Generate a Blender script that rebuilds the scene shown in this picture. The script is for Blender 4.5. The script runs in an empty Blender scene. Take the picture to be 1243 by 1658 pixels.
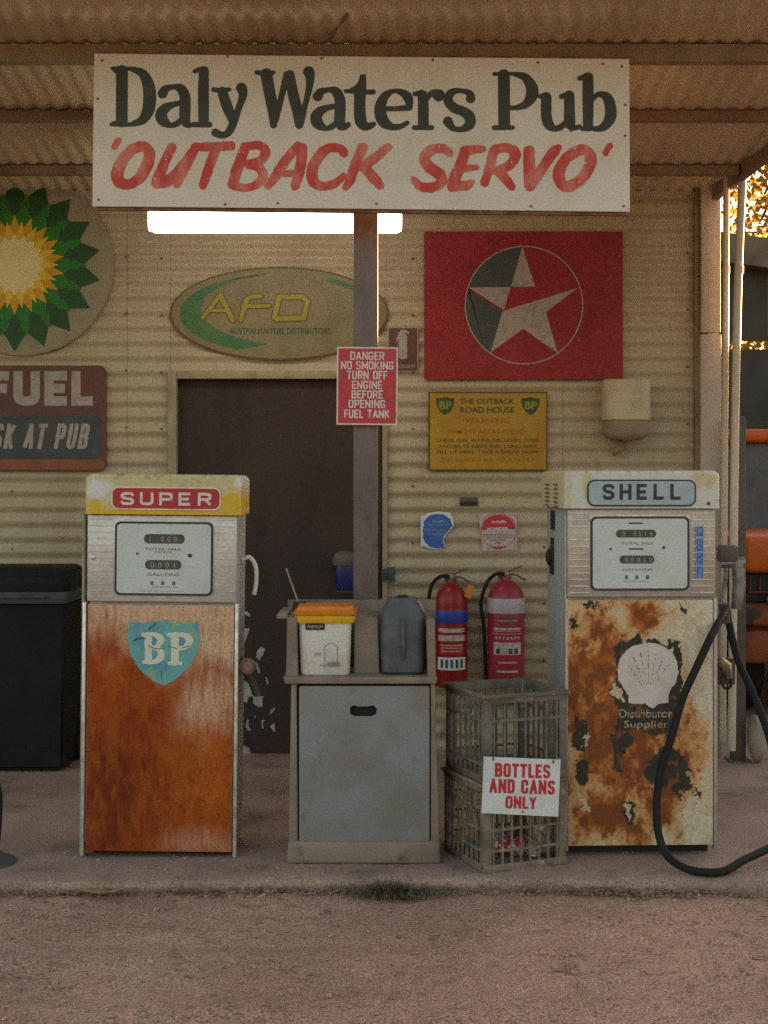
import bpy, bmesh, math, random
import numpy as np
from mathutils import Vector, Matrix
random.seed(7)
R = math.radians
sc = bpy.context.scene
COL = sc.collection
# ---------------------------------------------------------------- camera, world, sun, exposure
F, CX, HY, H = 2244.0, 621.5, 773.0, 1.5
cam_d = bpy.data.cameras.new('camera'); cam = bpy.data.objects.new('camera', cam_d); COL.objects.link(cam)
cam.location = (0, 0, H); cam.rotation_euler = (R(90), 0, 0)
cam_d.sensor_fit = 'HORIZONTAL'; cam_d.sensor_width = 36.0; cam_d.lens = 36.0 * F / 1243.0
cam_d.shift_x = 0.0; cam_d.shift_y = (HY - 829.0) / 1243.0
cam_d.clip_end = 3000
sc.camera = cam
world = bpy.data.worlds.new('World'); sc.world = world; world.use_nodes = True
wn = world.node_tree.nodes; wl = world.node_tree.links
SUN_EL, SUN_AZ = 2.2, 50.0
sky = wn.new('ShaderNodeTexSky'); sky.sky_type = 'NISHITA'; sky.sun_disc = False
sky.sun_elevation = R(SUN_EL); sky.sun_rotation = R(SUN_AZ); sky.air_density = 1.0; sky.dust_density = 2.6; sky.ozone_density = 0.9
wl.new(sky.outputs[0], wn['Background'].inputs[0]); wn['Background'].inputs[1].default_value = 0.15
sun_d = bpy.data.lights.new('sun', 'SUN'); sun = bpy.data.objects.new('sun', sun_d); COL.objects.link(sun)
sun_d.energy = 4.0; sun_d.angle = R(0.5); sun_d.color = (1.0, 0.62, 0.30)
sdir = Vector((math.sin(R(SUN_AZ)) * math.cos(R(SUN_EL)), math.cos(R(SUN_AZ)) * math.cos(R(SUN_EL)), math.sin(R(SUN_EL))))
sun.rotation_euler = sdir.to_track_quat('Z', 'Y').to_euler(); sun.location = (12, 14, 6)
sc.view_settings.view_transform = 'Standard'; sc.view_settings.look = 'None'
sc.view_settings.exposure = 2.95; sc.view_settings.gamma = 1.0
sc.render.engine = 'CYCLES'
sc.cycles.use_denoising = False; sc.cycles.max_bounces = 8; sc.cycles.sample_clamp_indirect = 6.0

# ---------------------------------------------------------------- helpers
def W(px, py, Y): return Vector(((px - CX) * Y / F, Y, H - (py - HY) * Y / F))

def tag(o, label=None, cat=None, group=None, kind=None):
    if label: o['label'] = label
    if cat: o['category'] = cat
    if group: o['group'] = group
    if kind: o['kind'] = kind
    return o

def empty(name, loc, label, cat, group=None, rot=(0, 0, 0)):
    o = bpy.data.objects.new(name, None); COL.objects.link(o); o.location = loc; o.rotation_euler = rot
    o.empty_display_size = 0.05
    return tag(o, label, cat, group)

def obj(name, bm, mat, parent=None, smooth=False):
    if isinstance(bm, bmesh.types.BMesh):
        me = bpy.data.meshes.new(name); bm.normal_update(); bm.to_mesh(me); bm.free()
    else: me = bm
    if smooth:
        for p in me.polygons: p.use_smooth = True
        try: me.set_sharp_from_angle(angle=R(40))
        except Exception: pass
    me.materials.clear()
    if mat: me.materials.append(mat)
    o = bpy.data.objects.new(name, me); COL.objects.link(o); o.parent = parent
    return o

def BM(): return bmesh.new()

def bx(bm, x0, x1, y0, y1, z0, z1, bev=0.0, seg=2, M=None):
    g = bmesh.ops.create_cube(bm, size=1.0)
    vs = g['verts']
    for v in vs:
        v.co = Vector((x0 + (v.co.x + .5) * (x1 - x0), y0 + (v.co.y + .5) * (y1 - y0), z0 + (v.co.z + .5) * (z1 - z0)))
    if bev > 0:
        es = list({e for v in vs for e in v.link_edges})
        r = bmesh.ops.bevel(bm, geom=es, offset=bev, segments=seg, profile=0.5, affect='EDGES')
        vs = list({v for f in r['faces'] for v in f.verts} | {v for v in vs if v.is_valid})
    if M is not None: bmesh.ops.transform(bm, matrix=M, verts=vs)
    return bm

def prism(bm, pts, z0, z1, M=None):
    """extrude a 2-D outline (x, y) from z0 to z1"""
    a = [bm.verts.new((p[0], p[1], z0)) for p in pts]; b = [bm.verts.new((p[0], p[1], z1)) for p in pts]
    n = len(pts)
    bm.faces.new(b); bm.faces.new(a[::-1])
    for i in range(n): bm.faces.new((a[i], a[(i + 1) % n], b[(i + 1) % n], b[i]))
    if M is not None: bmesh.ops.transform(bm, matrix=M, verts=a + b)
    return bm

def rrect(x0, x1, y0, y1, r, n=6):
    out = []
    for cx, cy, a0 in ((x1 - r, y1 - r, 0), (x0 + r, y1 - r, 90), (x0 + r, y0 + r, 180), (x1 - r, y0 + r, 270)):
        for i in range(n + 1):
            a = R(a0 + 90 * i / n); out.append((cx + r * math.cos(a), cy + r * math.sin(a)))
    return out

def ell(cx, cy, rx, ry, n=64): return [(cx + rx * math.cos(2 * math.pi * i / n), cy + ry * math.sin(2 * math.pi * i / n)) for i in range(n)]

def smooth_path(pts, k=8):
    pts = [tuple(p) for p in pts]
    if len(pts) < 3: return pts
    P = [np.array(p, float) for p in pts]
    closed = pts[0] == pts[-1]
    out = []
    n = len(P)
    for i in range(n - 1):
        p0 = P[i - 1] if i > 0 else (P[n - 2] if closed else 2 * P[0] - P[1])
        p1, p2 = P[i], P[i + 1]
        p3 = P[i + 2] if i + 2 < n else (P[1] if closed else 2 * P[-1] - P[-2])
        for j in range(k):
            t = j / k
            out.append(tuple(0.5 * ((2 * p1) + (-p0 + p2) * t + (2 * p0 - 5 * p1 + 4 * p2 - p3) * t * t + (-p0 + 3 * p1 - 3 * p2 + p3) * t ** 3)))
    out.append(tuple(P[-1]))
    return out

def tube(bm, pts, r, seg=10, cap=True):
    pts = [Vector(p) for p in pts]; n = len(pts)
    rs = r if isinstance(r, (list, tuple)) else [r] * n
    rings = []; up = Vector((0, 0, 1)); prev = None
    for i, p in enumerate(pts):
        t = (pts[min(i + 1, n - 1)] - pts[max(i - 1, 0)])
        if t.length < 1e-9: t = Vector((0, 0, 1))
        t.normalize()
        if prev is None:
            a = t.orthogonal().normalized()
        else:
            a = (prev - t * prev.dot(t))
            a = a.normalized() if a.length > 1e-6 else t.orthogonal().normalized()
        prev = a; b = t.cross(a)
        rings.append([bm.verts.new(p + (a * math.cos(2 * math.pi * k / seg) + b * math.sin(2 * math.pi * k / seg)) * rs[i]) for k in range(seg)])
    for i in range(n - 1):
        for k in range(seg):
            bm.faces.new((rings[i][k], rings[i][(k + 1) % seg], rings[i + 1][(k + 1) % seg], rings[i + 1][k]))
    if cap: bm.faces.new(rings[0][::-1]); bm.faces.new(rings[-1])
    return bm

def lathe(bm, prof, seg=32, c=(0, 0, 0), sx=1.0, sy=1.0):
    rings = []
    for r, z in prof:
        rings.append([bm.verts.new((c[0] + sx * r * math.cos(2 * math.pi * k / seg), c[1] + sy * r * math.sin(2 * math.pi * k / seg), c[2] + z)) for k in range(seg)])
    for i in range(len(prof) - 1):
        for k in range(seg):
            bm.faces.new((rings[i][k], rings[i][(k + 1) % seg], rings[i + 1][(k + 1) % seg], rings[i + 1][k]))
    bm.faces.new(rings[0][::-1]); bm.faces.new(rings[-1])
    return bm

def dice(bm, axis, lo, hi, step):
    n = Vector((0, 0, 0)); n[axis] = 1
    x = lo + step
    while x < hi - 1e-5:
        co = Vector((0, 0, 0)); co[axis] = x
        bmesh.ops.bisect_plane(bm, geom=bm.verts[:] + bm.edges[:] + bm.faces[:], plane_co=co, plane_no=n)
        x += step
    return bm

# numpy noise
_rng = np.random.RandomState(11); _tab = _rng.rand(256, 256)
def vnoise(x, y, seed=0):
    x = np.asarray(x, float) + seed * 17.37; y = np.asarray(y, float) + seed * 9.71
    xi = np.floor(x).astype(int); yi = np.floor(y).astype(int); fx = x - xi; fy = y - yi
    fx = fx * fx * (3 - 2 * fx); fy = fy * fy * (3 - 2 * fy)
    t = lambda a, b: _tab[a & 255, b & 255]
    return (t(xi, yi) * (1 - fx) + t(xi + 1, yi) * fx) * (1 - fy) + (t(xi, yi + 1) * (1 - fx) + t(xi + 1, yi + 1) * fx) * fy
def fbm(x, y, seed=0, octs=5):
    s = 0; a = .5; tot = 0
    for o in range(octs):
        s = s + a * vnoise(np.asarray(x) * 2 ** o, np.asarray(y) * 2 ** o, seed + o * 3); tot += a; a *= .5
    return s / tot
def sst(a, b, x):
    t = np.clip((x - a) / (b - a), 0, 1); return t * t * (3 - 2 * t)

def vpaint(o, fn):
    me = o.data; n = len(me.vertices); co = np.empty(n * 3); me.vertices.foreach_get('co', co); co = co.reshape(-1, 3)
    c = np.ones((n, 4)); c[:, :3] = fn(co)
    at = me.color_attributes.new('paint', 'FLOAT_COLOR', 'POINT'); at.data.foreach_set('color', c.ravel())

# ---------------------------------------------------------------- ink: strokes and shapes -> one flat mesh (distance field + marching squares)
def ink_mesh(strokes, polys, cell, rough=0.0, rscale=0.2, seed=0, holes=0.0, sub=()):
    segs = []
    for st in strokes:
        p = smooth_path(st, 7)
        segs += [(p[i], p[i + 1]) for i in range(len(p) - 1)]
    xs = [q[0] for s in segs for q in s] + [q[0] for P in polys for q in P]
    ys = [q[1] for s in segs for q in s] + [q[1] for P in polys for q in P]
    mr = max([q[2] for s in segs for q in s] + [0]) + 3 * cell + rough * 2
    x0, x1, y0, y1 = min(xs) - mr, max(xs) + mr, min(ys) - mr, max(ys) + mr
    nx = int((x1 - x0) / cell) + 2; ny = int((y1 - y0) / cell) + 2
    D = np.full((ny, nx), 1e3)
    gx = x0 + cell * np.arange(nx); gy = y0 + cell * np.arange(ny)
    for a, b in segs:
        rm = max(a[2], b[2]) + 3 * cell + rough * 2
        i0 = max(int((min(a[0], b[0]) - rm - x0) / cell), 0); i1 = min(int((max(a[0], b[0]) + rm - x0) / cell) + 2, nx)
        j0 = max(int((min(a[1], b[1]) - rm - y0) / cell), 0); j1 = min(int((max(a[1], b[1]) + rm - y0) / cell) + 2, ny)
        X, Y = np.meshgrid(gx[i0:i1], gy[j0:j1])
        dx, dy = b[0] - a[0], b[1] - a[1]; L = dx * dx + dy * dy + 1e-9
        t = np.clip(((X - a[0]) * dx + (Y - a[1]) * dy) / L, 0, 1)
        d = np.hypot(X - a[0] - t * dx, Y - a[1] - t * dy) - (a[2] + t * (b[2] - a[2]))
        D[j0:j1, i0:i1] = np.minimum(D[j0:j1, i0:i1], d)
    GX, GY = np.meshgrid(gx, gy)
    def polysd(P):
        n = len(P); ins = np.zeros(GX.shape, bool); dist = np.full(GX.shape, 1e3)
        for i in range(n):
            ax, ay = P[i][:2]; bx_, by = P[(i + 1) % n][:2]
            c = ((ay > GY) != (by > GY)) & (GX < (bx_ - ax) * (GY - ay) / ((by - ay) if by != ay else 1e-9) + ax); ins ^= c
            dx, dy = bx_ - ax, by - ay; L = dx * dx + dy * dy + 1e-9
            t = np.clip(((GX - ax) * dx + (GY - ay) * dy) / L, 0, 1)
            dist = np.minimum(dist, np.hypot(GX - ax - t * dx, GY - ay - t * dy))
        return np.where(ins, -dist, dist)
    for P in polys: D = np.minimum(D, polysd(P))
    for P in sub: D = np.maximum(D, -polysd(P))
    if rough > 0: D = D + rough * 2 * (fbm(GX * rscale, GY * rscale, seed, 3) - .5)
    if holes > 0: D = np.maximum(D, (holes - fbm(GX * rscale * .8, GY * rscale * .8, seed + 40, 4)) * 30)
    inside = D < 0
    full = inside[:-1, :-1] & inside[1:, :-1] & inside[:-1, 1:] & inside[1:, 1:]
    anyi = inside[:-1, :-1] | inside[1:, :-1] | inside[:-1, 1:] | inside[1:, 1:]
    verts, faces = [], []
    for j in range(ny - 1):
        row = full[j]; i = 0
        idx = np.flatnonzero(row)
        if len(idx):
            splits = np.split(idx, np.flatnonzero(np.diff(idx) > 1) + 1)
            for s in splits:
                a, b = gx[s[0]], gx[s[-1]] + cell; n = len(verts)
                verts += [(a, gy[j]), (b, gy[j]), (b, gy[j] + cell), (a, gy[j] + cell)]; faces.append((n, n + 1, n + 2, n + 3))
        for i in np.flatnonzero(anyi[j] & ~row):
            c = ((gx[i], gy[j], D[j, i]), (gx[i] + cell, gy[j], D[j, i + 1]), (gx[i] + cell, gy[j] + cell, D[j + 1, i + 1]), (gx[i], gy[j] + cell, D[j + 1, i]))
            P = []
            for k in range(4):
                p, q = c[k], c[(k + 1) % 4]
                if p[2] < 0: P.append((p[0], p[1]))
                if (p[2] < 0) != (q[2] < 0):
                    t = p[2] / (p[2] - q[2]); P.append((p[0] + t * (q[0] - p[0]), p[1] + t * (q[1] - p[1])))
            if len(P) >= 3:
                n = len(verts); verts += P; faces.append(tuple(range(n, n + len(P))))
    return verts, faces

def text_mesh(s, bold=0.0, shear=0.0, spacing=1.0):
    cu = bpy.data.curves.new('t', 'FONT'); cu.body = s; cu.size = 1.0; cu.offset = bold; cu.shear = shear
    cu.space_character = spacing; cu.resolution_u = 3; cu.fill_mode = 'BOTH'
    o = bpy.data.objects.new('t', cu); COL.objects.link(o)
    dg = bpy.context.evaluated_depsgraph_get(); dg.update()
    me = bpy.data.meshes.new_from_object(o.evaluated_get(dg))
    bpy.data.objects.remove(o); bpy.data.curves.remove(cu)
    return me

class Face:
    """a flat panel facing the camera side: coordinates in photo px about (cx, cy) at distance Y, scaled to metres, local z = towards the road"""
    def __init__(s, root, cx, cy, Y): s.root, s.cx, s.cy, s.s = root, cx, cy, Y / F
    def xy(s, p): return ((p[0] - s.cx) * s.s, -(p[1] - s.cy) * s.s)
    def poly(s, name, pts, mat, z0, z1, parent=None, smooth=False):
        P = [s.xy(p) for p in pts]
        ar = sum(P[i][0] * P[(i + 1) % len(P)][1] - P[(i + 1) % len(P)][0] * P[i][1] for i in range(len(P)))
        if ar < 0: P = P[::-1]
        return obj(name, prism(BM(), P, z0, z1), mat, parent or s.root, smooth)
    def box(s, name, x0, x1, y0, y1, mat, z0, z1, bev=0.0, parent=None):
        a = s.xy((x0, y1)); b = s.xy((x1, y0))
        return obj(name, bx(BM(), a[0], b[0], a[1], b[1], z0, z1, bev), mat, parent or s.root, bev > 0)
    def rr(s, name, x0, x1, y0, y1, r, mat, z0, z1, parent=None): return s.poly(name, rrect(x0, x1, y0, y1, r), mat, z0, z1, parent)
    def ink(s, name, strokes, polys, mat, z, cell=0.7, parent=None, **kw):
        v, f = ink_mesh(strokes, polys, cell, **kw)
        me = bpy.data.meshes.new(name)
        me.from_pydata([s.xy(p) + (z,) for p in v], [], [q[::-1] for q in f])
        return obj(name, me, mat, parent or s.root)
    def text(s, t, x0, x1, y0, y1, mat, z, bold=0.02, shear=0.0, spacing=1.0, parent=None, name='lettering'):
        me = text_mesh(t, bold, shear, spacing)
        n = len(me.vertices); co = np.empty(n * 3); me.vertices.foreach_get('co', co); co = co.reshape(-1, 3)
        mn, mx = co.min(0), co.max(0)
        a = s.xy((x0, y1)); b = s.xy((x1, y0))
        co[:, 0] = a[0] + (co[:, 0] - mn[0]) / (mx[0] - mn[0]) * (b[0] - a[0])
        co[:, 1] = a[1] + (co[:, 1] - mn[1]) / (mx[1] - mn[1]) * (b[1] - a[1])
        co[:, 2] = z
        me.vertices.foreach_set('co', co.ravel()); me.update(); me.name = name
        return obj(name, me, mat, parent or s.root)

GLY = {  # straight strokes (S) and curved strokes (C) in a unit cell, y down
 'A': ([[(0, 1), (.5, 0)], [(.5, 0), (1, 1)], [(.17, .68), (.83, .68)]], []),
 'B': ([[(0, 0), (0, 1)], [(0, 0), (.6, 0)], [(0, .48), (.6, .48)], [(0, 1), (.6, 1)]], [[(.6, 0), (.92, .06), (.95, .24), (.9, .42), (.6, .48)], [(.6, .48), (.97, .55), (1, .75), (.95, .95), (.6, 1)]]),
 'C': ([], [[(1, .3), (.95, .07), (.5, 0), (.05, .07), (0, .3), (0, .7), (.05, .93), (.5, 1), (.95, .93), (1, .7)]]),
 'D': ([[(0, 0), (0, 1)], [(0, 0), (.5, 0)], [(0, 1), (.5, 1)]], [[(.5, 0), (.93, .08), (1, .35), (1, .65), (.93, .92), (.5, 1)]]),
 'E': ([[(0, 0), (0, 1)], [(0, 0), (1, 0)], [(0, .5), (.85, .5)], [(0, 1), (1, 1)]], []),
 'F': ([[(0, 0), (0, 1)], [(0, 0), (1, 0)], [(0, .5), (.85, .5)]], []),
 'G': ([[(.62, .58), (1, .58)], [(1, .58), (1, .86)]], [[(.98, .18), (.84, .03), (.5, 0), (.08, .06), (0, .3), (0, .7), (.08, .94), (.5, 1), (.86, .97), (1, .84)]]),
 'H': ([[(0, 0), (0, 1)], [(1, 0), (1, 1)], [(0, .5), (1, .5)]], []),
 'I': ([[(.5, 0), (.5, 1)]], []),
 'K': ([[(0, 0), (0, 1)], [(1, 0), (.08, .6)], [(.35, .42), (1, 1)]], []),
 'L': ([[(0, 0), (0, 1)], [(0, 1), (1, 1)]], []),
 'M': ([[(0, 0), (0, 1)], [(1, 0), (1, 1)], [(0, 0), (.5, .8)], [(.5, .8), (1, 0)]], []),
 'N': ([[(0, 0), (0, 1)], [(1, 0), (1, 1)], [(0, 0), (1, 1)]], []),
 'O': ([], [[(.5, 0), (.93, .06), (1, .3), (1, .7), (.93, .94), (.5, 1), (.07, .94), (0, .7), (0, .3), (.07, .06), (.5, 0)]]),
 'P': ([[(0, 0), (0, 1)], [(0, 0), (.6, 0)], [(0, .55), (.6, .55)]], [[(.6, 0), (.95, .07), (1, .28), (.95, .48), (.6, .55)]]),
 'R': ([[(0, 0), (0, 1)], [(0, 0), (.6, 0)], [(0, .52), (.6, .52)], [(.55, .52), (1, 1)]], [[(.6, 0), (.95, .07), (1, .26), (.95, .45), (.6, .52)]]),
 'S': ([], [[(.98, .14), (.84, .02), (.5, 0), (.12, .05), (0, .24), (.14, .42), (.5, .5), (.86, .58), (1, .76), (.88, .95), (.5, 1), (.16, .98), (.02, .86)]]),
 'T': ([[(0, 0), (1, 0)], [(.5, 0), (.5, 1)]], []),
 'U': ([[(0, 0), (0, .7)], [(1, 0), (1, .7)]], [[(0, .68), (.07, .93), (.5, 1), (.93, .93), (1, .68)]]),
 'V': ([[(0, 0), (.5, 1)], [(.5, 1), (1, 0)]], []),
 'Y': ([[(0, 0), (.5, .52)], [(1, 0), (.5, .52)], [(.5, .5), (.5, 1)]], [])}
WID = {'I': .42, 'M': 1.3, 'N': 1.08, 'E': .86, 'F': .82, 'L': .82, 'T': .95, 'A': 1.08, 'V': 1.05, ' ': .55}
def caps(F_, t, x0, x1, y0, y1, mat, z, wt=.10, gap=.16, shear=0.0, cell=.5, parent=None, rough=0.0, seed=0, name='lettering', holes=0.0):
    """heavy block capitals with an even stroke, fitted to a box in photo px; wt = half stroke / height"""
    h = y1 - y0; r = wt * h; tot = sum(WID.get(c, 1) for c in t) + gap * (len(t) - 1); u = (x1 - x0) / tot
    cur = x0; st, po = [], []
    for c in t:
        w = WID.get(c, 1) * u
        if c in GLY:
            m = lambda p: (cur + r + p[0] * max(w - 2 * r, .01) + shear * (h * .5 - (r + p[1] * (h - 2 * r))), y0 + r + p[1] * (h - 2 * r))
            for a, b in GLY[c][0]:
                A, B_ = m(a), m(b); dx, dy = B_[0] - A[0], B_[1] - A[1]; L = math.hypot(dx, dy) + 1e-9; dx, dy = dx / L * r, dy / L * r
                ax = abs(dx) < r * .25 or abs(dy) < r * .25; e = .98 if ax else .35
                po.append([(A[0] - dx * e - dy, A[1] - dy * e + dx), (A[0] - dx * e + dy, A[1] - dy * e - dx), (B_[0] + dx * e + dy, B_[1] + dy * e - dx), (B_[0] + dx * e - dy, B_[1] + dy * e + dx)])
            for q in GLY[c][1]: st.append([m(p) + (r,) for p in q])
        cur += w + gap * u
    return F_.ink(name, st, po, mat, z, cell=cell, parent=parent, rough=rough, rscale=.5, seed=seed, holes=holes)

def sign(name, label, cat, cx, cy, Y, tilt=0.0, group=None, yaw=0.0):
    r = empty(name, W(cx, cy, Y), label, cat, group, (R(90), -R(tilt), R(yaw)))
    return Face(r, cx, cy, Y)

# ---------------------------------------------------------------- materials
def mat(name, c, c2=None, lo=.4, hi=.65, scale=6.0, rough=.6, metal=0.0, bump=0.0, bscale=60.0, stretch=(1, 1, 1), c3=None, lo3=.62, hi3=.68, s3=25.0,
        attr=False, emit=None, estr=0.0, spec=.4, det=6.0, fine=0.12):
    m = bpy.data.materials.new(name); m.use_nodes = True; nt = m.node_tree; N = nt.nodes; L = nt.links
    b = N['Principled BSDF']; b.inputs['Roughness'].default_value = rough; b.inputs['Metallic'].default_value = metal
    b.inputs['Specular IOR Level'].default_value = spec
    tc = N.new('ShaderNodeTexCoord'); mp = N.new('ShaderNodeMapping'); mp.inputs['Scale'].default_value = stretch
    L.new(tc.outputs['Object'], mp.inputs[0])
    def noise(sc_, d=det):
        n = N.new('ShaderNodeTexNoise'); n.inputs['Scale'].default_value = sc_; n.inputs['Detail'].default_value = d; n.inputs['Roughness'].default_value = .6
        L.new(mp.outputs[0], n.inputs['Vector']); return n
    def ramp(n, a, z):
        r = N.new('ShaderNodeMapRange'); r.inputs['From Min'].default_value = a; r.inputs['From Max'].default_value = z
        r.interpolation_type = 'SMOOTHSTEP'; L.new(n.outputs['Fac'], r.inputs['Value']); return r
    def mix(f, a, z, bt='MIX'):
        x = N.new('ShaderNodeMix'); x.data_type = 'RGBA'; x.blend_type = bt
        if hasattr(f, 'links'): L.new(f, x.inputs['Factor'])
        else: x.inputs['Factor'].default_value = f
        for v, i in ((a, 6), (z, 7)):
            if hasattr(v, 'links'): L.new(v, x.inputs[i])
            else: x.inputs[i].default_value = tuple(v) + (1,)
        return x.outputs[2]
    if attr:
        a = N.new('ShaderNodeVertexColor'); a.layer_name = 'paint'; col = a.outputs['Color']
    else:
        rgb = N.new('ShaderNodeRGB'); rgb.outputs[0].default_value = tuple(c) + (1,); col = rgb.outputs[0]
    if c2 is not None: col = mix(ramp(noise(scale), lo, hi).outputs[0], col, c2)
    if c3 is not None: col = mix(ramp(noise(s3), lo3, hi3).outputs[0], col, c3)
    if fine > 0:
        fr = ramp(noise(140.0, 3.0), .3, .7); fr.interpolation_type = 'LINEAR'
        fr.inputs['To Min'].default_value = 1 - fine * 1.6; fr.inputs['To Max'].default_value = 1 + fine * 1.6
        cm = N.new('ShaderNodeCombineColor')
        for i in range(3): L.new(fr.outputs[0], cm.inputs[i])
        col = mix(1.0, col, cm.outputs[0], 'MULTIPLY')
    L.new(col, b.inputs['Base Color'])
    if bump > 0:
        bn = noise(bscale, 4.0); bp = N.new('ShaderNodeBump'); bp.inputs['Strength'].default_value = bump; bp.inputs['Distance'].default_value = .004
        L.new(bn.outputs['Fac'], bp.inputs['Height']); L.new(bp.outputs[0], b.inputs['Normal'])
    if emit:
        b.inputs['Emission Color'].default_value = tuple(emit) + (1,); b.inputs['Emission Strength'].default_value = estr
    return m

M = {}
M['wall'] = mat('cream_iron', (.40, .33, .225), (.32, .255, .165), .42, .7, 1.6, .55, bump=.05, c3=(.17, .115, .075), lo3=.62, hi3=.82, s3=5, stretch=(1, 1, .45))
M['trim'] = mat('cream_trim', (.30, .25, .17), (.22, .175, .115), .4, .7, 5, .6, bump=.05)
M['corner'] = mat('grey_corner', (.44, .36, .29), (.36, .29, .23), .4, .7, 3, .6, stretch=(1, 1, .3))
M['covercream'] = mat('cover_cream', (.46, .38, .25), (.36, .29, .18), .4, .7, 7, .5)
M['door'] = mat('dark_door', (.052, .035, .031), (.036, .024, .022), .4, .7, 3, .75, bump=.1, spec=.2, c3=(.085, .06, .05), lo3=.66, hi3=.8, s3=6, stretch=(1, 1, .3))
M['dark'] = mat('dark_grey', (.02, .02, .02), (.03, .028, .025), .4, .7, 8, .7, spec=.3)
M['rubber'] = mat('black_rubber', (.016, .015, .015), (.04, .034, .028), .55, .8, 14, .7, bump=.1, spec=.2)
M['post'] = mat('purple_grey_steel', (.17, .125, .115), (.11, .08, .072), .4, .7, 6, .5, stretch=(1, 1, .4), bump=.08)
M['sheet'] = mat('galvanised_roof', (.60, .48, .30), (.50, .38, .22), .4, .7, 3, .75, stretch=(1, .25, 1), bump=.05, c3=(.28, .19, .11), lo3=.66, hi3=.8, s3=12, spec=.15)
M['beam'] = mat('dark_beam', (.25, .185, .12), (.18, .135, .085), .4, .7, 6, .7, bump=.15)
M['signwhite'] = mat('sign_white', (.64, .61, .57), (.57, .53, .47), .4, .72, 3.5, .45, c3=(.46, .38, .29), lo3=.68, hi3=.8, s3=13, bump=.03)
M['edgerust'] = mat('rusty_edge', (.22, .12, .07), (.12, .06, .035), .4, .6, 20, .8)
M['black_ink'] = mat('black_sign_paint', (.030, .034, .028), (.055, .058, .050), .45, .75, 8, .5, fine=.2)
M['red_ink'] = mat('red_brush_paint', (.50, .040, .032), (.60, .20, .16), .40, .68, 12, .5, stretch=(1, .5, 1), c3=(.62, .34, .29), lo3=.60, hi3=.80, s3=30)
M['lamp'] = mat('lamp_diffuser', (.9, .9, .85), emit=(1.0, .95, .80), estr=1.3, fine=0)
M['white_pl'] = mat('white_plastic', (.62, .60, .57), (.52, .49, .45), .4, .7, 9, .4, c3=(.42, .30, .2), lo3=.68, hi3=.8, s3=18)
M['white_ink'] = mat('white_paint', (.66, .60, .57), (.52, .46, .42), .45, .7, 30, .5)
M['dimwhite'] = mat('aged_white_paint', (.33, .29, .26), (.25, .215, .185), .45, .7, 24, .6)
M['redsign'] = mat('danger_red', (.50, .030, .045), (.36, .045, .055), .4, .7, 9, .45)
M['panelred'] = mat('billboard_red', (.27, .028, .034), (.22, .023, .028), .4, .7, 4, .6, fine=.3, spec=.2)
M['navy'] = mat('dark_teal_paint', (.035, .055, .062), (.05, .07, .075), .4, .7, 8, .5)
M['brownred'] = mat('brown_red_board', (.12, .042, .038), (.09, .04, .036), .4, .7, 5, .6)
M['bluegrey'] = mat('blue_grey_panel', (.040, .048, .052), (.06, .068, .07), .4, .7, 7, .6)
M['orangebrown'] = mat('orange_brown_band', (.24, .075, .03), (.17, .06, .03), .4, .7, 8, .6)
M['yellowsign'] = mat('yellow_sign', (.36, .21, .006), (.34, .15, .006), .42, .7, 5, .4, c3=(.24, .08, .02), lo3=.66, hi3=.8, s3=9)
M['darkgreen'] = mat('dark_green_print', (.03, .07, .025), fine=.2)
M['sign_brown'] = mat('dark_brown_print', (.10, .06, .012), fine=.2)
M['sign_red'] = mat('rust_red_print', (.40, .09, .01), fine=.2)
M['ovalboard'] = mat('oval_board', (.19, .15, .072), (.15, .118, .055), .4, .7, 5, .5)
M['afdyellow'] = mat('yellow_green_paint', (.26, .23, .008), (.22, .19, .01), .4, .7, 12, .5)
M['afdgreen'] = mat('green_swoosh', (.03, .12, .04), (.07, .13, .04), .4, .7, 6, .5)
M['roundboard'] = mat('round_board', (.26, .225, .15), (.21, .18, .115), .4, .7, 5, .5)
M['g1'] = mat('dark_green', (.006, .065, .012), (.010, .05, .012), .4, .7, 9, .5)
M['g2'] = mat('mid_green', (.010, .165, .010), (.010, .13, .010), .4, .7, 9, .5)
M['g3'] = mat('orange_yellow', (.60, .31, .008), (.54, .26, .008), .4, .7, 9, .5)
M['g4'] = mat('warm_yellow', (.68, .48, .04), (.64, .42, .025), .4, .7, 9, .5)
M['g5'] = mat('pale_yellow', (.74, .64, .34), (.70, .58, .27), .4, .7, 14, .5)
M['blue_ink'] = mat('blue_print', (.03, .10, .36), (.05, .15, .42), .4, .7, 20, .5)
M['paleblue'] = mat('pale_blue_print', (.25, .34, .5), fine=.15)
M['pumpgrey'] = mat('pump_aluminium', (.55, .51, .50), (.45, .41, .40), .4, .7, 10, .38, metal=.3, bump=.04)
M['pumpgrey2'] = mat('pump_aluminium_pinkish', (.44, .38, .35), (.35, .295, .265), .4, .7, 10, .4, metal=.3)
M['chrome'] = mat('bright_trim', (.66, .61, .58), (.45, .39, .35), .4, .7, 20, .35, metal=.5)
M['sidegrey'] = mat('pump_side_grey', (.34, .36, .38), (.28, .28, .27), .4, .7, 4, .5, stretch=(1, 1, .5))
M['dial'] = mat('dial_face', (.52, .55, .55), (.45, .46, .44), .4, .75, 6, .3, fine=.1)
M['pillred'] = mat('red_enamel', (.42, .022, .03), (.34, .02, .025), .4, .7, 20, .35)
M['pillblue'] = mat('blue_grey_enamel', (.30, .38, .42), (.36, .42, .45), .4, .7, 20, .35)
M['darkline'] = mat('dark_gasket', (.03, .035, .04), fine=.2)
M['counter'] = mat('counter_drum', (.06, .055, .05), (.10, .09, .08), .4, .7, 40, .5)
M['paint'] = mat('weathered_paint', (1, 1, 1), attr=True, rough=.75, bump=.35, bscale=160, fine=.22, spec=.25)
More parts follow.
